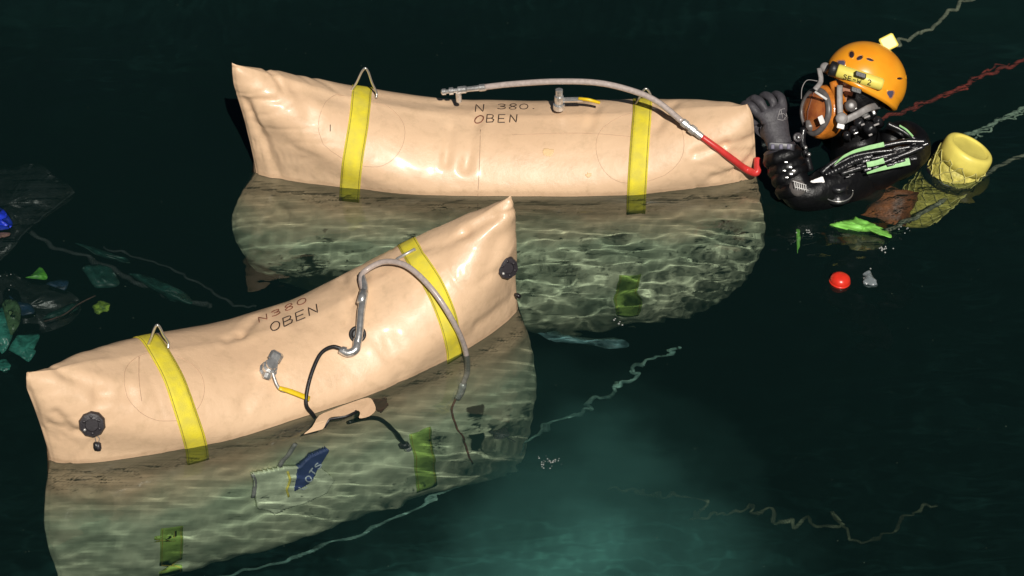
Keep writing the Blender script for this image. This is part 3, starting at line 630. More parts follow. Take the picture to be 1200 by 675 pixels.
leaf('drifting_leaf', 'dark leaf with thin stem drifting over the submerged end of the front bag', outline(586, 508, 13, 6, 12, .3, -.1, 3), -.02, M['dleaf'], stem=[(590, 510), (597, 514), (604, 518)])
def bubbles(pts, label, rs=(.0015, .004), z=0, cat='bubbles', spread=8, n=14, seed=1, sy=.5):
    r = random.Random(seed); mb = MB()
    for k in range(n):
        a = r.gauss(0, spread*.5); b_ = r.gauss(0, spread*.5*sy); c = K(pts[0]+a, pts[1]+b_, z); q = r.uniform(*rs)
        mb.lathe(c, (0, 0, 1), [(q*.5, -q*.4), (q, 0), (q*.8, q*.5), (q*.4, q*.85), (q*.05, q)], 8)
    o = mb.build('bubbles', M['bubble']); return tag(o, label, cat, kind='stuff')
M['bubble'] = mat('wet_foam_bubble', (.5, .52, .5), .05, 0, coat=1, trans=.45)
bubbles((640, 541), 'cluster of small bubbles at the right tip of the front lifting bag', n=26, spread=14, seed=5, rs=(.0012, .0035))
bubbles((8, 322), 'small white bubbles at the left edge beside the floating scraps', n=6, spread=14, seed=8, sy=1)
bubbles((947, 273), 'bubbles just left of the lime green fin', n=10, spread=12, seed=9)
bubbles((1035, 292), 'pale foam bubbles just below the tip of the lime green fin', n=16, spread=9, seed=10)
bubbles((1062, 268), 'bubbles between the lime green fin and the yellow cylinder', n=6, spread=12, seed=12)
bubbles((1015, 322), 'bubbles around the clear plastic canister', n=8, spread=16, seed=13)
bubbles((722, 148+230), 'tiny bubbles over the submerged part of the back bag', n=5, spread=12, seed=14, rs=(.002, .004))
rs_ = random.Random(77); mb = MB()
for k in range(170):
    c = U(rs_.uniform(0, 1200), rs_.uniform(0, 675), -rs_.uniform(.03, .5)); q = rs_.uniform(.0008, .0022)
    mb.add([c+Vector((q, 0, 0)), c+Vector((-q*.6, q, 0)), c+Vector((-q*.5, -q, 0)), c+Vector((0, 0, q*1.4)), c-Vector((0, 0, q))], [(0, 1, 3), (1, 2, 3), (2, 0, 3), (1, 0, 4), (2, 1, 4), (0, 2, 4)])
o = mb.build('suspended_particles', mat('pale_particle', (.3, .34, .26), .8)); tag(o, 'tiny pale particles suspended in the dark water', 'particles', kind='stuff')
# ------------------------------------------------------------------ ropes
def rope(name, label, pts, zs, r, m, jit=.012, strands=3, cat='rope', under=True, n=9, seed=1, loops=0):
    P = [U(a, b_, z) if z < 0 else K(a, b_, z) for (a, b_), z in zip(pts, zs)]
    C = spline(P, n); o = thing(name, label, cat, C[0])
    out = []
    rn = random.Random(seed)
    for i, p in enumerate(C):
        out.append(p+Vector((noise.noise(Vector((i*.35, seed, 0))), noise.noise(Vector((i*.35, seed, 5))), .5*noise.noise(Vector((i*.35, seed, 9)))))*jit)
    dense = spline(out, 5)
    for s in range(strands):
        Q = []
        for i, p in enumerate(dense):
            t = (dense[min(i+1, len(dense)-1)]-dense[max(i-1, 0)]).normalized()
            a = Vector((0, 0, 1)); e = (a-t*a.dot(t)).normalized(); f_ = t.cross(e); th = i*.9+s*2*math.pi/strands
            Q.append(p+(e*math.cos(th)+f_*math.sin(th))*r*.55)
        MB().tube(Q, r*.62, 6).build('strand', m, o)
    return o
rope('rope', 'pale rope under water running to the upper right, above the red rope', [(1040, 58), (1062, 46), (1090, 33), (1112, 14), (1140, -2), (1190, -30)], [-.25, -.22, -.2, -.18, -.15, -.1], .0075, M['rope_s'], .03, seed=2)
rope('rope', 'red rope running from behind the orange helmet to the right', [(1010, 150), (1050, 132), (1090, 118), (1130, 100), (1165, 84), (1200, 72), (1260, 50)], [-.1, -.1, -.1, -.09, -.08, -.07, -.05], .0085, M['rope_r'], .022, seed=3)
rope('rope', 'second red line twisting beside the main red rope', [(1060, 132), (1095, 116), (1135, 100), (1162, 80), (1190, 74), (1250, 58)], [-.16, -.15, -.16, -.13, -.12, -.1], .004, M['rope_r'], .04, seed=4)
rope('rope', 'pale green white rope reaching the yellow cylinder from the right', [(1120, 172), (1140, 156), (1162, 146), (1185, 133), (1210, 122), (1260, 100)], [-.12, -.1, -.1, -.08, -.07, -.05], .0085, M['ropew'], .03, seed=5)
rope('rope', 'thin pale strand looping beside the pale green rope', [(1128, 172), (1152, 160), (1170, 140), (1192, 136), (1215, 118), (1255, 104)], [-.15, -.14, -.14, -.12, -.1, -.08], .004, M['ropew'], .05, seed=15)
rope('rope', 'sand coloured rope running below the yellow cylinder to the right edge', [(1010, 282), (1045, 268), (1080, 250), (1120, 226), (1150, 208), (1180, 190), (1210, 178), (1260, 155)], [-.14, -.12, -.12, -.1, -.1, -.08, -.07, -.05], .0085, M['rope_s'], .012, seed=6)
rope('rope', 'long pale rope zigzagging under water between the two bags', [(230, 685), (300, 668), (370, 645), (440, 618), (505, 588), (560, 556), (610, 526), (640, 502), (668, 487), (692, 478), (688, 470), (716, 463), (722, 452), (745, 442), (740, 432), (770, 418), (800, 408)],
     [-1.15, -1.15, -1.12, -1.1, -1.05, -1.0, -.95, -.9, -.86, -.84, -.8, -.8, -.76, -.74, -.7, -.66, -.55], .006, M['rope_t'], .018, seed=7)
rope('rope', 'tangled olive rope deep under water at the lower right', [(715, 572), (750, 578), (790, 580), (830, 592), (812, 606), (838, 604), (870, 598), (905, 606), (940, 612), (985, 616), (975, 602), (1000, 630), (1040, 622), (1070, 600), (1100, 592)],
     [-1.2]*15, .005, M['rope_o'], .03, seed=8)
rope('rope', 'dull grey submerged rope slanting down from the left scraps', [(20, 262), (60, 288), (110, 306), (160, 330), (215, 352), (250, 358)], [-.2, -.25, -.3, -.35, -.4, -.45], .008, M['rope_d'], .02, seed=9)
rope('rope', 'thin grey submerged line right of the slanting grey rope', [(120, 290), (170, 305), (220, 325), (262, 352), (300, 362)], [-.3]*5, .004, M['rope_d'], .02, seed=11)
leaf('submerged_strip', 'pale teal strip glimmering under water just right of the front bag', [(628, 390), (660, 388), (700, 394), (728, 396), (738, 404), (715, 408), (680, 404), (650, 404), (628, 400)], -.8, M['stripe'], cat='strip', curl=.03)
# ------------------------------------------------------------------ scraps floating at the left
leaf('net_sheet', 'crumpled dark grey net sheet under water at the left edge', [(-70, 215), (-30, 195), (10, 196), (42, 190), (60, 202), (88, 226), (60, 250), (30, 272), (5, 300), (-40, 310), (-75, 270)], -.1, M['dfilm'], cat='net', curl=.05)
rope('cord', 'thin pale cord along the lower edge of the dark net', [(-10, 312), (10, 296), (30, 272), (52, 253), (86, 226)], [-.06]*5, .0035, M['rope_d'], .008, strands=2, cat='cord', seed=21)
leaf('blue_cloth', 'bright blue cloth scrap at the left edge on the net', [(-25, 250), (-8, 240), (4, 246), (14, 260), (12, 267), (-2, 270), (-22, 268)], -.01, M['blue'], cat='cloth', curl=.02)
leaf('plastic_scrap', 'pinkish scrap just below the bright blue cloth', outline(2, 276, 8, 4, 9, .3, -.3, 2), -.01, M['pink'], cat='scrap')
leaf('drifting_leaf', 'bright green triangular leaf left of the teal sheet', [(30, 326), (38, 321), (45, 314), (49, 314), (56, 324), (52, 328), (40, 328)], -.03, M['leaf'], curl=.008)
leaf('drifting_leaf', 'yellow green curled leaf below the dim teal sheet', outline(119, 359, 12, 8, 12, .25, -.3, 7), -.03, M['leafy'], curl=.01)
leaf('plastic_sheet', 'dim teal plastic sheet right of the green triangular leaf', [(95, 314), (110, 309), (130, 315), (140, 334), (112, 337), (100, 330)], -.25, M['teald'], cat='plastic sheet', curl=.02)
leaf('plastic_sheet', 'ragged bright teal plastic piece nearest the left end of the front bag', [(10, 410), (17, 397), (24, 391), (44, 391), (46, 396), (40, 408), (42, 412), (34, 424), (24, 418), (14, 420)], -.03, M['teal'], cat='plastic sheet', curl=.015)
leaf('plastic_sheet', 'large blue teal plastic piece cut by the left edge', [(-25, 372), (-5, 362), (6, 357), (15, 366), (16, 384), (12, 400), (2, 415), (-20, 416)], -.05, M['teal'], cat='plastic sheet', curl=.02)
leaf('plastic_sheet', 'small dark teal scrap in the corner above the front bag tip', outline(4, 428, 9, 7, 10, .3, 0, 11), -.05, M['teal'], cat='plastic sheet')
leaf('plastic_sheet', 'widest dim dark sheet behind all the small scraps at the left', [(-30, 330), (10, 318), (40, 330), (78, 338), (96, 356), (80, 378), (44, 392), (0, 388), (-30, 380)], -.3, M['dfilm'], cat='plastic sheet', curl=.05)
leaf('plastic_sheet', 'faint elongated grey film right of the dim teal sheet', [(150, 322), (180, 326), (212, 340), (226, 356), (200, 352), (168, 342)], -.35, M['teald'], cat='plastic sheet', curl=.04)
leaf('plastic_sheet', 'faint green wisp above the dim teal sheet under the net tip', [(88, 286), (112, 292), (140, 300), (152, 310), (120, 304), (96, 298)], -.35, M['teald'], cat='plastic sheet', curl=.03)
leaf('plastic_sheet', 'olive tinged film overlapping the top of the large blue teal piece', [(2, 356), (14, 350), (24, 360), (22, 380), (12, 392), (4, 376)], -.02, M['teal2'], cat='plastic sheet', curl=.015)
leaf('plastic_sheet', 'dull blue strip above the large blue teal piece', [(10, 346), (20, 352), (36, 356), (40, 366), (22, 368), (12, 358)], -.06, M['blued'], cat='plastic sheet')
leaf('plastic_sheet', 'small grey blue film between the two green leaves', [(54, 333), (66, 328), (80, 329), (76, 340), (62, 342)], -.06, M['blued'], cat='plastic sheet')
leaf('plastic_sheet', 'long dim teal strip left of the yellow green leaf', [(50, 372), (70, 360), (88, 354), (92, 360), (76, 370), (58, 378)], -.15, M['teald'], cat='plastic sheet', curl=.02)
tag(MB().tube(spline([U(52, 376, -.05), U(75, 368, -.05), U(92, 356, -.05), U(112, 346, -.05)], 5), .003, 6).build('twig', M['twig']), 'thin brown twig left of the yellow green leaf', 'twig')
# ------------------------------------------------------------------ the diver
AN = K(1010, 150, .15)
def P(px, py, c=0):
    d = ray(px, py); t = (c-(CAM-AN).dot(TV))/d.dot(TV); return CAM+d*t
def VW(x, y, z): return XV*x+UV*y+TV*z     # view-aligned vector in metres
dv = thing('person', 'diver in orange helmet and full face mask holding the back bag', 'person', K(1005, 225, 0))
ff = VW(-.84, .36, .36).normalized(); uu = VW(.40, .90, .12); uu = (uu-ff*uu.dot(ff)).normalized(); ll = ff.cross(uu).normalized()
if ll.dot(TV) < 0: ll = -ll
C0 = P(1013, 97, 0)
def skin_mesh(nodes, edges, sub=2):
    me = bpy.data.meshes.new('sk'); me.from_pydata([n[0] for n in nodes], edges, []); o = lnk(bpy.data.objects.new('sk', me))
    md = o.modifiers.new('s', 'SKIN'); md.use_smooth_shade = True; md.branch_smoothing = .4
    for i, n in enumerate(nodes):
        r = n[1]; sv = me.skin_vertices[0].data[i]; sv.radius = r if isinstance(r, tuple) else (r, r); sv.use_root = (i == 0)
    m2 = o.modifiers.new('u', 'SUBSURF'); m2.levels = sub; m2.render_levels = sub
    ev = o.evaluated_get(bpy.context.evaluated_depsgraph_get()); me2 = bpy.data.meshes.new_from_object(ev)
    V = [v.co.copy() for v in me2.vertices]; Fc = [tuple(p.vertices) for p in me2.polygons]
    bpy.data.objects.remove(o); bpy.data.meshes.remove(me2); return V, Fc
neck = C0-uu*.14-ff*.03
chest = neck+Vector((.03, .0, -.22)); waist = neck+Vector((.07, .03, -.45)); pel = neck+Vector((.08, .05, -.6))
shN = neck+Vector((.02, -.17, -.09)); shF = neck+Vector((.02, .18, -.09))
elN = P(937, 232, .13); elN.z = min(elN.z, .03); wrN = P(914, 176, .11)
elF = shF+Vector((-.17, .03, -.2)); wrF = elF+Vector((-.22, -.04, .0))
nodes = [(pel, .15), (waist, .14), (chest, .165), (neck+Vector((.01, 0, -.07)), .11), (neck, .065), (C0-uu*.07, .085), (C0+uu*.0, .1), (C0+uu*.06, .08),
 (shN, .1), (shN.lerp(elN, .5), .085), (elN, .075), (elN.lerp(wrN, .5), .068), (wrN, .055),
 (shF, .085), (elF, .06), (wrF, .045), (wrF+Vector((-.09, 0, .0)), .04),
 (pel+Vector((0, -.1, -.08)), .1), (pel+Vector((-.1, -.12, -.45)), .07), (pel+Vector((.1, -.12, -.85)), .05), (pel+Vector((0, -.12, -.92)), .04),
 (pel+Vector((0, .1, -.08)), .1), (pel+Vector((-.02, .12, -.48)), .07), (pel+Vector((.2, .12, -.85)), .05), (pel+Vector((.1, .12, -.92)), .04)]
ed = [(0, 1), (1, 2), (2, 3), (3, 4), (4, 5), (5, 6), (6, 7), (2, 8), (8, 9), (9, 10), (10, 11), (11, 12), (2, 13), (13, 14), (14, 15), (15, 16), (0, 17), (17, 18), (18, 19), (19, 20), (0, 21), (21, 22), (22, 23), (23, 24)]
V, Fc = skin_mesh(nodes, ed, 3)
faceC = C0-uu*.045
NV = []
for v in V:
    d = v-faceC; a, b_, c = d.dot(ff), d.dot(uu), d.dot(ll)
    if a > .03 and abs(b_) < .13 and abs(c) < .1:      # brow, eye sockets, nose, lips, chin
        h = .022*math.exp(-(c/.013)**2)*math.exp(-((b_+.005)/.025)**2)+.006*math.exp(-((b_-.035)/.012)**2)-.008*(math.exp(-((abs(c)-.032)/.014)**2)*math.exp(-((b_-.018)/.012)**2))+.007*math.exp(-(c/.024)**2)*math.exp(-((b_+.05)/.008)**2)+.012*math.exp(-(c/.02)**2)*math.exp(-((b_+.085)/.016)**2)
        v = v+ff*h
    else:
        v = v+Vector((noise.noise(v*9), noise.noise(v*9+Vector((3, 0, 0))), noise.noise(v*9+Vector((0, 7, 0)))))*.006
    NV.append(v)
fmi = []
for f_ in Fc:
    c_ = sum((NV[i] for i in f_), Vector())/len(f_); d = c_-faceC
    fmi.append(1 if (d.dot(ff) > .055 and (d.dot(uu)/.09)**2+(d.dot(ll)/.075)**2 < 1) else 0)
M['suit'] = mat('wet_black_drysuit', (.005, .005, .006), .42, 0, .3, 30, .005, 30, spec=.35)
body = mk('body', NV, Fc, None, dv, mats=[M['suit'], M['skin']], fm=fmi)
for sgn in (-1, 1):
    ec = faceC+uu*.018+ll*.032*sgn+ff*.082
    ey = MB().lathe(ec-ff*.012, ff, [(.002, 0), (.009, .003), (.012, .01), (.009, .018), (.004, .021)], 16).build('eye', M['eye'], dv)
    MB().lathe(ec+ff*.007, ff, [(.005, 0), (.0055, .002), (.002, .0035)], 12).build('iris', M['iris'], ey)
# glove
kn = [P(886, 131, .09), P(897, 123, .085), P(908, 118, .08), (P(918, 117, .065))]
palm = P(909, 146, .1); wr = P(914, 176, .11)
nodes = [(wr, (.05, .042)), (P(912, 162, .105), (.052, .036)), (palm, (.062, .033)), (P(906, 136, .098), (.058, .03))]
ed = [(0, 1), (1, 2), (2, 3)]
fing = [[(887, 134, .1), (881, 124, .1), (873, 121, .075), (869, 129, .055)], [(897, 129, .105), (891, 119, .105), (883, 115, .08), (876, 121, .06)], [(908, 125, .1), (904, 115, .1), (897, 111, .075), (891, 115, .05)], [(918, 123, .09), (916, 114, .09), (911, 110, .065), (905, 113, .04)]]
for k, fg in enumerate(fing):
    b0 = len(nodes)
    for q, p in enumerate(fg): nodes.append((P(*p), [.0185, .018, .0165, .014][q]*(1 if k < 3 else .92)))
    ed += [(3, b0), (b0, b0+1), (b0+1, b0+2), (b0+2, b0+3)]
b0 = len(nodes); nodes += [(P(896, 153, .09), .02), (P(887, 149, .075), .0165), (P(880, 141, .06), .0145)]; ed += [(2, b0), (b0, b0+1), (b0+1, b0+2)]
V, Fc = skin_mesh(nodes, ed, 2)
V = [v+Vector((noise.noise(v*40), noise.noise(v*40+Vector((3, 0, 0))), noise.noise(v*40+Vector((0, 7, 0)))))*.0022 for v in V]
gl = mk('glove', V, Fc, M['glove'], dv); bvg = BVHTree.FromPolygons(V, Fc)
# logo print on the back of the glove
mb = MB()
for pts in ([(911, 139), (914, 129), (919, 127), (922, 136), (919, 139)], [(912, 134), (918, 133), (923, 138)], [(915, 128), (917, 138)], [(911, 140), (917, 141), (922, 139)]):
    mb.tube(lay(bvg, pts, 0, .0006, 2, sp=False), .0012, 5)
mb.build('logo_print', M['logo'], gl)
ca = (wr-elN).normalized()
MB().lathe(wr-ca*.005, ca, [(.05, -.014), (.056, -.012), (.057, .012), (.051, .016)], 28).build('cuff_ring', M['glove2'], dv)
cc = P(915, 172, .165)
MB().box(cc, VW(.045, -.003, 0), VW(0, .013, .002), TV*.007).build('cuff_strap', M['glove2'], gl)
for dx in (-.028, .0, .026): MB().box(cc+VW(dx, 0, .007), VW(.006, 0, 0), VW(0, .008, 0), TV*.002).build('strap_mark', M['blueish'], gl)
# wet folds and badge on the sleeve
rf = random.Random(11)
for k in range(4):
    c = wr.lerp(elN, (.14, .36, .5, .78)[k]); ax_ = (ca+Vector((rf.uniform(-.3, .3), rf.uniform(-.3, .3), rf.uniform(-.2, .2)))).normalized()
    MB().lathe(c, ax_, [(.060, -.022), (.066, -.008), (.068, .004), (.060, .024)], 36, wob=lambda j, i, k=k: 1+.05*noise.noise(Vector((math.cos(j*.1745)*2.2, math.sin(j*.1745)*2.2, k*3+i*.4)))*2).build('sleeve_fold', M['suit'], dv)
ec = P(936, 219, .2)
MB().lathe(ec-TV*.03, TV*.8+UV*.4+XV*.3, [(.03, -.02), (.034, 0), (.03, .014), (.016, .022), (.004, .024)], 20).build('elbow_pad', M['grey'], dv)
mb = MB()
for q in range(6):
    a = P(931+q*2.6, 213+q*.8, .215-.003*q); mb.tube([a, a+VW(.003, -.022, 0)], .0016, 5)
mb.tube([P(929, 212, .21), P(945, 217, .2)], .0015, 5).tube([P(931, 219, .212), P(947, 223, .2)], .0018, 5); mb.build('pad_print', M['white'], dv)
# helmet
hel_m = [M['orange'], M['dark'], M['blueish']]
V = []; NJ, NI = 150, 70; HC = C0+uu*.008; ra, ru, rl = .148, .133, .118
vents = [((998, 64), 4.2, 5.5, 1, .1), ((1007.5, 68), 5.5, 3.2, 1, -.5), ((1019.5, 70), 6, 2, 1, .3), ((986, 75), 6, 6.5, 2, -.2), ((1054, 92), 4, 1.8, 1, 0), ((1062.5, 90), 1.0, 3, 1, 0), ((1043.5, 110), 5.2, 6, 2, .1)]
def proj(p):
    d = p-CAM; z = -d.dot(TV); return 600+F*d.dot(XV)/z, 337.5-F*d.dot(UV)/z
fm = []; Fc = []
for i in range(NI+1):
    th = i/NI
    for j in range(NJ):
        ph = j/NJ*2*math.pi; cp, sp_ = math.cos(ph), math.sin(ph)
        low = -.30-.10*max(0, -cp)**2+.02*cp-.0*sp_
        el = math.pi/2-(math.pi/2-math.asin(low))*th
        R = math.cos(el); v = HC+ff*(ra*R*cp)+ll*(rl*R*sp_)+uu*(ru*math.sin(el))
        # moulded ridge around the brim
        k = math.exp(-((th-.955)/.03)**2)*.005-math.exp(-((th-.86)/.02)**2)*.0018
        nrm = (ff*(R*cp/ra)+ll*(R*sp_/rl)+uu*(math.sin(el)/ru)).normalized(); v += nrm*k
        if nrm.dot(TV) > .05:
            x, y = proj(v)
            for (cx, cy), rx, ry, mi, rot in []:
                dx, dy = x-cx, y-cy; dx, dy = dx*math.cos(rot)+dy*math.sin(rot), -dx*math.sin(rot)+dy*math.cos(rot)
                q = (dx/rx)**2+(dy/ry)**2
                if q < 1: v -= nrm*.009*min(1, (1-q)*3)
                elif q < 1.8: v += nrm*.0012
        V.append(v)
for i in range(NI):
    for j in range(NJ):
        f_ = (i*NJ+j, (i+1)*NJ+j, (i+1)*NJ+(j+1) % NJ, i*NJ+(j+1) % NJ); Fc.append(f_)
        c_ = (V[f_[0]]+V[f_[2]])/2; x, y = proj(c_); mi = 0
        if (c_-HC).dot(TV) > 0:
            for (cx, cy), rx, ry, m_, rot in []:
                dx, dy = x-cx, y-cy; dx, dy = dx*math.cos(rot)+dy*math.sin(rot), -dx*math.sin(rot)+dy*math.cos(rot)
                if (dx/rx)**2+(dy/ry)**2 < .82: mi = m_
        fm.append(mi)
n0_ = len(V); inn = [HC+(v-HC)*.955-uu*.0 for v in V]; F0 = len(Fc)
F2 = Fc+[tuple(k+n0_ for k in f_[::-1]) for f_ in Fc]+[((NI*NJ)+j, NI*NJ+j+n0_, NI*NJ+(j+1) % NJ+n0_, NI*NJ+(j+1) % NJ) for j in range(NJ)]
helm = mk('helmet', V+inn, F2, None, dv, mats=hel_m, fm=fm+[1]*F0+[0]*NJ)
bvh_ = BVHTree.FromPolygons(V, Fc)
def oh(px, py, h):
    l, n_ = hit(bvh_, px, py)
    return l+(n_ if n_.dot(TV) > 0 else -n_)*h
for (cx, cy), rx, ry, mi, rot in vents:
    rx *= .82; ry *= .82; out = []; tri = 1 if rx > 4 and ry > 3 else 0
    for j in range(24):
        t = j/24*2*math.pi; q = 1+.16*math.cos(3*t+1.57+cx)*tri; x = math.cos(t)*rx*q; y = math.sin(t)*ry*q
        out.append((cx+x*math.cos(rot)-y*math.sin(rot), cy+x*math.sin(rot)+y*math.cos(rot)))
    V_ = []
    for sc, h in ((1.22, -.001), (1.12, .0016), (1.0, .0012), (.92, -.0004), (.8, .0004), (.4, .0006)):
        V_ += [oh(cx+(a-cx)*sc, cy+(b_-cy)*sc, h) for a, b_ in out]
    F_ = [(i*24+j, i*24+(j+1) % 24, (i+1)*24+(j+1) % 24, (i+1)*24+j) for i in range(5) for j in range(24)]+[tuple(120+j for j in range(24))]
    mk('vent_shade_patch', V_, F_, None, helm, mats=[M['orange'], M['dark'], M['blueish']], fm=[0]*48+[mi]*(len(F_)-48))  # dark faces stand in for shaded openings; the shell is uncut
# torch strapped to the helmet side
t0, t1 = oh(983, 84, .016), oh(1033, 99, .012); tx = (t1-t0).normalized()
tor = MB().tube([t0, t0.lerp(t1, .03), t0.lerp(t1, .5), t0.lerp(t1, .95), t1], [.021, .0235, .024, .022, .017], 16).build('torch', M['label'], helm)
MB().lathe(t0-tx*.026, tx, [(.022, 0), (.027, .003), (.027, .02), (.022, .027)], 16).build('torch_head', M['black'], helm)
bt = BVHTree.FromPolygons([v.co+tor.matrix_local.translation for v in []] or [t0, t1, t0+UV], [(0, 1, 2)])
tv = MB().tube([t0, t0.lerp(t1, .03), t0.lerp(t1, .5), t0.lerp(t1, .95), t1], [.021, .0235, .024, .022, .017], 16); bt = BVHTree.FromPolygons(tv.V, tv.F)
text(bt, 'S', (988, 92), (4, 1.2), (1, -5), .0013, M['ink'], helm); text(bt, 'E-W', (993.5, 93.5), (4, 1.2), (1, -4.5), .0013, M['ink'], helm, adv=1.35); text(bt, '2', (1016.5, 98.5), (4, 1.2), (1, -5.5), .0014, M['ink'], helm)
for a_, w_ in (((1008, 88), .02), ((1005, 101), .02)):
    c = oh(*a_, .03); MB().box(c, tx*.019, VW(.1, .95, 0).normalized()*.0085, TV*.012).build('torch_clip', M['black'], helm, smooth=False)
c = oh(981, 80, .012); MB().box(c, tx*.013, UV*.016, TV*.012).build('torch_bracket', M['knob'], helm, smooth=False)
yt = P(1041, 50, -.03); MB().box(yt, VW(.024, .012, 0), VW(-.012, .022, 0), TV*.012).build('yellow_tab', M['label'], helm, smooth=False)
MB().lathe(P(966.5, 79, .05), ff*.4+TV, [(.016, -.02), (.018, 0), (.012, .008), (.004, .009)], 16).build('brow_lamp', M['strapg'], helm)
# hood detail: headset, ears of the harness, straps
MB().tube(spline([oh(1037, 122, -.004), P(1020, 126, .11), P(1003, 135, .125), P(986, 143, .13)], 6), .0125, 8, flat=.3, up=TV).build('chin_strap', M['strapg'], dv)
MB().tube(spline([P(984, 100, .12), P(984, 118, .128), P(985, 140, .13)], 5), .0105, 8, flat=.3, up=TV).build('side_strap', M['strapg'], dv)
bk = MB().lathe(P(986, 139, .128), TV, [(.019, 0), (.021, .006), (.017, .012), (.006, .013)], 20).build('strap_buckle', M['strapg'], dv)
MB().box(P(985, 148, .13), VW(.012, -.003, 0), VW(.002, .008, 0), TV*.006).build('buckle_end', M['white'], bk, smooth=False)
MB().lathe(P(997, 124, .11), TV, [(.02, -.02), (.022, 0), (.018, .012), (.008, .014)], 16).build('ear_piece', M['grey'], dv)
for k, (a, b_, r_) in enumerate(((1006, 143, .017), (1018, 149, .02), (1000, 152, .014), (1028, 141, .015), (1012, 133, .012), (992, 158, .013))):
    MB().lathe(P(a, b_, .1), TV*.7+XV*random.uniform(-.6, .6)+UV*.4, [(r_, -.03), (r_*1.1, 0), (r_*.9, .008), (r_*.5, .012), (r_*.15, .01)], 14).build('regulator_fitting', M['gloss'] if k % 2 else M['chrome'] if k == 4 else M['gloss'], dv)
for k, (a, b_, sx, sy) in enumerate(((1000, 128, .012, .004), (1008, 133, .006, .006), (1016, 137, .010, .003), (1024, 132, .005, .007), (1011, 146, .006, .003), (1027, 146, .009, .003), (1003, 156, .008, .0025), (1020, 158, .006, .003))):  # small pale and chrome bits added as glints below the helmet
    MB().box(P(a, b_, .118), VW(sx, sx*.4, 0), VW(-sy*.4, sy, 0), TV*.004).build('hood_glint', M['strapg'] if k % 3 else M['chrome'], dv)
for k, (a, b_) in enumerate(((921, 190), (926, 196), (919, 200), (927, 204), (922, 208), (930, 200))):  # chrome flecks standing in for wet highlights on the sleeve
    MB().box(P(a, b_, .185), VW(.006, 0, 0), VW(0, .0028, 0), TV*.002).build('sleeve_glint', M['chrome'], dv)
# full face mask
mc = P(955, 131, .055); mf = VW(-.80, .0, .60).normalized(); mu = VW(.30, .95, .02); mu = (mu-mf*mu.dot(mf)).normalized(); ms = mf.cross(mu)
def oval(k, a, b_, h, skew=0):
    t = k*2*math.pi; a *= .9; b_ *= .84; x = math.cos(t); y = math.sin(t)
    wn = 1-.22*max(0, -y)**1.5
    return mc+ms*(a*x*wn)+mu*(b_*y)+mf*h
def ovring(name, prof, m, parent, n=48):
    V = [oval(j/n, a, b_, h) for (a, b_, h) in prof for j in range(n)]
    Fc = [(i*n+j, i*n+(j+1) % n, (i+1)*n+(j+1) % n, (i+1)*n+j) for i in range(len(prof)-1) for j in range(n)]
    return mk(name, V, Fc, m, parent)
mask = ovring('mask', [(.088, .105, -.075), (.094, .112, -.045), (.09, .108, -.02), (.082, .1, -.008), (.078, .095, -.01), (.074, .09, -.03)], M['orange2'], dv)
ovring('mask_frame', [(.081, .098, -.012), (.084, .101, -.002), (.081, .097, .005), (.070, .085, .009), (.066, .08, .006), (.066, .08, -.006)], M['grey'], mask)
n_ = 40; V = [mc+mf*.016]; R_ = 6
for r in range(1, R_+1):
    for j in range(n_): V.append(oval(j/n_, .064*r/R_, .078*r/R_, .016-.012*(r/R_)**2))
Fc = [(0, 1+j, 1+(j+1) % n_) for j in range(n_)]+[(1+r*n_+j, 1+(r+1)*n_+j, 1+(r+1)*n_+(j+1) % n_, 1+r*n_+(j+1) % n_) for r in range(R_-1) for j in range(n_)]
mk('visor_lens', V, Fc, M['visor'], mask)
# inner orange nose cup seen through the lens
n_ = 32; V = [mc-mf*.006]
for r in range(1, 5):
    for j in range(n_):
        q = oval(j/n_, .076*r/4, .092*r/4, -.006-.016*(r/4)**2); V.append(q+mf*.008*noise.noise(q*30))
Fc = [(0, 1+j, 1+(j+1) % n_) for j in range(n_)]+[(1+r*n_+j, 1+(r+1)*n_+j, 1+(r+1)*n_+(j+1) % n_, 1+r*n_+(j+1) % n_) for r in range(3) for j in range(n_)]
mk('inner_shell', V, Fc, M['inner'], mask)
MB().tube(spline([mc-mu*.03+mf*.004+ms*.01, mc-mu*.05+mf*.003, mc-mu*.064+mf*.0], 4), [.02, .024, .016], 12, flat=.35).build('nose_cup', M['grey'], mask)
MB().tube([mc+mu*.07+mf*.006+ms*.012*(1 if ms.x < 0 else -1), mc+mu*.0+mf*.018+ms*.016*(1 if ms.x < 0 else -1), mc-mu*.066+mf*.006+ms*.022*(1 if ms.x < 0 else -1)], .002, 6).build('lens_ridge', M['brown'], mask)
MB().tube([P(955, 107.5, .13), P(969, 116.5, .135)], .0042, 8, flat=.5, up=TV).build('lens_highlight', M['white'], mask)  # white bar modelled in place of a highlight on the visor
MB().box(P(962.5, 140.5, .12), VW(.008, .004, -.002), VW(-.005, .013, 0), TV*.003).build('mask_sticker', M['white'], mask, smooth=False)
MB().tube(spline([P(976, 96, .08), P(981, 112, .09), P(980, 130, .09), P(972, 148, .07), P(955, 158, .05)], 6), [.013, .017, .018, .014, .01], 10, flat=.7, up=TV).build('mask_skirt', M['orange2'], mask)
MB().tube(spline([P(960, 80, .06), P(962, 95, .07), P(955, 105, .09)], 4), .009, 8, flat=.4).build('mask_strap', M['strapg'], mask)
MB().tube(spline([P(958, 95, .08), P(946, 94, .07), P(940, 103, .07), P(939, 116, .07)], 6), .0014, 6).build('wire_guard', M['strapg'], mask)
vk = MB().lathe(P(935, 161, .08), TV+XV*-.2, [(.014, -.03), (.017, -.002), (.017, .006), (.013, .009), (.009, .004), (.004, .008)], 18).build('exhaust_valve', M['knob'], mask)
MB().lathe(P(935.5, 161, .09), TV, [(.006, 0), (.006, .005), (.003, .008)], 10).build('valve_button', M['chrome'], vk)
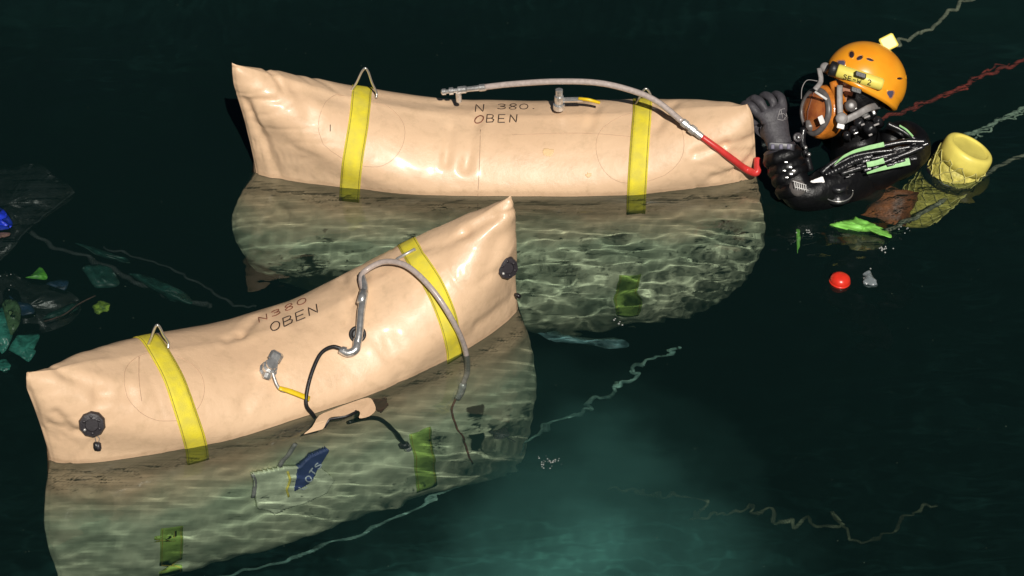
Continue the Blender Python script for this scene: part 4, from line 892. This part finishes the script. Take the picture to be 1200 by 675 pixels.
MB().tube(spline([P(942, 150, .06), P(940, 165, .06), P(945, 182, .05), P(950, 200, .04)], 5), .012, 10).build('breathing_hose', M['gloss'], mask)
for k, (a, b_) in enumerate(((944, 173), (948, 181), (941, 190))): MB().lathe(P(a, b_, .09), TV, [(.006, -.01), (.007, 0), (.004, .006)], 10).build('chrome_stud', M['chrome'], dv)
# buoyancy wing and harness at the shoulder
V, Fc = skin_mesh([(P(980, 212, .02), .07), (P(1015, 200, .03), .08), (P(1055, 188, .02), .08), (P(1083, 172, .0), .06), (P(1064, 152, -.06), .06), (P(1035, 180, -.06), .1)], [(0, 1), (1, 2), (2, 3), (3, 4), (4, 5)], 3)
wing = mk('buoyancy_wing', [v+Vector((noise.noise(v*14), noise.noise(v*14+Vector((3, 0, 0))), noise.noise(v*14+Vector((0, 7, 0)))))*.012 for v in V], Fc, M['suit'], dv)
tubes = [([(948, 214), (966, 207), (985, 198), (1005, 190), (1040, 182), (1075, 172), (1088, 168)], .0085, .14), ([(962, 203), (978, 190), (1000, 180), (1030, 172), (1060, 166), (1085, 166)], .0095, .14), ([(985, 204), (1010, 196), (1035, 190), (1062, 180), (1082, 172)], .010, .15), ([(975, 196), (998, 184), (1020, 179), (1045, 176), (1068, 172)], .007, .16), ([(1040, 145), (1055, 152), (1070, 162), (1084, 172)], .009, .08)]
for px, r_, c in tubes: MB().tube(spline([P(a, b_, c) for a, b_ in px], 8), r_, 10).build('harness_hose', M['gloss'], wing)
# corrugated hose
cp_ = spline([P(968, 205, .14), P(985, 197, .15), P(1003, 188, .155), (P(1020, 184, .15))], 14); mb = MB()
mb.tube(cp_, [(.012 if i % 3 else .0155) for i in range(len(cp_))], 12); mb.build('corrugated_hose', M['gloss'], wing)
def band(px, wd, m, c, name, parent, taper=(1, 1)):
    P3 = spline([P(a, b_, c) for a, b_ in px], 6); V = []
    for i, p in enumerate(P3):
        t = (P3[min(i+1, len(P3)-1)]-P3[max(i-1, 0)]).normalized(); s = t.cross(TV).normalized(); k = i/(len(P3)-1); w_ = wd*(taper[0]*(1-k)+taper[1]*k)*(1+.15*noise.noise(p*40))
        V += [p-s*w_, p+TV*.002, p+s*w_, p+s*w_-TV*.003, p-s*w_-TV*.003]
    Fc = [(i*5+j, (i+1)*5+j, (i+1)*5+(j+1) % 5, i*5+(j+1) % 5) for i in range(len(P3)-1) for j in range(5)]
    return mk(name, V, Fc, m, parent, smooth=False)
band([(978, 193), (988, 184), (1000, 178), (1014, 174), (1036, 169)], .008, M['lime'], .165, 'lime_stripe', wing, (.25, 1))
band([(1016, 193), (1026, 191), (1036, 188)], .009, M['lime'], .17, 'lime_stripe', wing)
band([(1016, 203), (1032, 198), (1050, 193), (1066, 189)], .011, M['lime'], .165, 'lime_stripe', wing, (.3, 1.1))
band([(1054, 147), (1062, 152), (1070, 160)], .003, M['lime'], .1, 'lime_stripe', wing)
rnd = random.Random(3)
for k in range(26):
    a = rnd.uniform(990, 1082); b_ = 212-(a-960)*.30+rnd.uniform(-12, 8); s = rnd.uniform(.006, .016)
    MB().box(P(a, b_, .158+rnd.uniform(-.01, .012)), VW(s, s*.3, 0), VW(-s*.12, s*.35, 0), TV*.004).build('webbing_loop', M['gloss'], wing)
for k in range(10):
    a = rnd.uniform(992, 1070); b_ = 208-(a-960)*.28+rnd.uniform(-9, 6); MB().tube([P(a, b_, .168), P(a+rnd.uniform(3, 7), b_-2, .168)], .001, 5).build('stitching', M['strapg'], wing)
tg = MB().box(P(958, 213, .17), VW(.021, .008, 0), VW(-.004, .0105, 0), TV*.003).build('white_tag', M['white'], wing, smooth=False)
for a, b_ in ((952.8, 211), (953.6, 215)): MB().lathe(P(a, b_, .172), TV, [(.0018, 0), (.0018, .003)], 8).build('tag_hole', M['ink'], tg)
band([(1058, 163), (1066, 165), (1075, 169), (1082, 173)], .006, M['white'], .13, 'white_tag', wing, (.3, 1))
dvl = MB().lathe(P(981, 222, .13), UV+TV*.9, [(.05, -.03), (.053, -.02), (.05, -.014), (.036, -.012), (.034, .012), (.038, .016), (.036, .026), (.03, .03), (.01, .031)], 28).build('dump_valve', M['gloss'], dv)
ring = [P(981, 224, .13)+ (XV*math.cos(t/30*2*math.pi)+(TV*.7-UV*.7)*math.sin(t/30*2*math.pi))*.053 for t in range(31)]
MB().tube(ring, .0022, 6).build('valve_ring', M['wire'], dvl)
# rust-coloured pocket, underwater
V, Fc = skin_mesh([(U(1045, 240, -.12), (.075, .06)), (U(1040, 252, -.16), (.06, .05)), (U(1050, 228, -.1), (.06, .05))], [(0, 1), (0, 2)], 3)
mk('thigh_pocket', [v+Vector((noise.noise(v*25), noise.noise(v*25+Vector((3, 0, 0))), 0))*.014 for v in V], Fc, M['rust'], dv)
# cylinder on the back
cy = thing('diving_cylinder', 'yellow diving cylinder in netting at the right behind the diver', 'cylinder', K(1100, 215, 0))
ct = P(1138, 172, -.02); ca_ = VW(.42, .76, .50).normalized()
cb = ct-ca_*.5; CR = .09
prof = [(.03, -.5), (.06, -.48), (CR*.95, -.44), (CR, -.4)]+[(CR, -.4+i*.03) for i in range(1, 12)]+[(CR, -.03), (CR*.98, -.014), (CR*.9, -.004), (CR*.72, .0), (CR*.68, -.005), (CR*.3, -.007), (.004, -.007)]
MB().lathe(ct, ca_, prof[:-8]+[(CR, -.055)], 40).build('cylinder_shell', M['cyl'], cy)
MB().lathe(ct, ca_, [(CR*1.01, -.07), (CR*1.015, -.04), (CR*1.01, -.022), (CR*.985, -.011), (CR*.94, -.004), (CR*.88, -.001), (CR*.8, 0), (CR*.76, -.001), (CR*.73, -.005), (CR*.7, -.006), (CR*.3, -.006), (.003, -.006)], 40).build('cylinder_boot', M['cyltop'], cy)
a = Vector((0, 0, 1)); e_ = (a-ca_*a.dot(ca_)).normalized(); g_2 = ca_.cross(e_)
for sgn in (-1, 1):
    for k in range(11):
        Q = []
        for i in range(40):
            h = -.045-i*.0095; t = k/11*2*math.pi+sgn*i*.085+.12*noise.noise(Vector((i*.5, k, 4)))
            Q.append(ct+ca_*(h+.006*noise.noise(Vector((k*2, i*.4, 7))))+(e_*math.cos(t)+g_2*math.sin(t))*(CR+.003+.006*noise.noise(Vector((i*.7, k, sgn)))))
        MB().tube(Q, .0021, 5).build('net_strand', M['net'], cy)
MB().lathe(ct-ca_*.155, ca_, [(CR+.004, -.022), (CR+.007, -.018), (CR+.007, .018), (CR+.004, .022)], 40).build('tank_band', M['gloss'], cy)
# fin, float, canister
fn = thing('fin', 'lime green fabric fin blade with olive underside at the surface below the diver', 'fin', K(1010, 266, 0))
leaf('fin_blade', '', [(972, 264), (984, 259), (996, 257), (1003, 254), (1010, 257), (1022, 261), (1034, 267), (1042, 272), (1045, 278), (1036, 277), (1020, 272), (1004, 272), (990, 269)], .004, M['limefin'], under=False, curl=.014, parent=fn)
leaf('fin_underside', '', [(985, 274), (1004, 273), (1022, 276), (1036, 281), (1032, 290), (1016, 294), (998, 292), (988, 284)], -.07, M['olive'], curl=.02, parent=fn)
leaf('lime_strap', 'thin lime strap floating under water below the elbow', [(933, 270), (937, 268), (938, 276), (937, 288), (934, 296), (933, 284)], -.03, M['limefin'], cat='strap', curl=.006)
c = K(984, 331, -.004)
fb = thing('float_ball', 'red float bobbing below the lime green fin', 'float', c)
MB().lathe(c, (0.1, 0, 1), [(.012, -.03), (.028, -.02), (.033, -.004), (.034, .01), (.03, .022), (.018, .03), (.005, .032)], 20).build('float_body', M['redball'], fb)
MB().lathe(c, (0.1, 0, 1), [(.0345, .0), (.036, .003), (.0345, .006)], 20).build('float_rim', M['redball'], fb)
V, Fc = skin_mesh([(K(1016, 318, .0), .014), (K(1018, 328, .0), .018), (K(1020, 334, -.01), .026), (K(1010, 335, -.01), .012), (K(1030, 336, -.01), .012)], [(0, 1), (1, 2), (2, 3), (2, 4)], 2)
tag(mk('plastic_canister', [v+Vector((noise.noise(v*60), noise.noise(v*60+Vector((3, 0, 0))), 0))*.008 for v in V], Fc, M['film']), 'translucent grey plastic piece floating right of the red float', 'plastic')
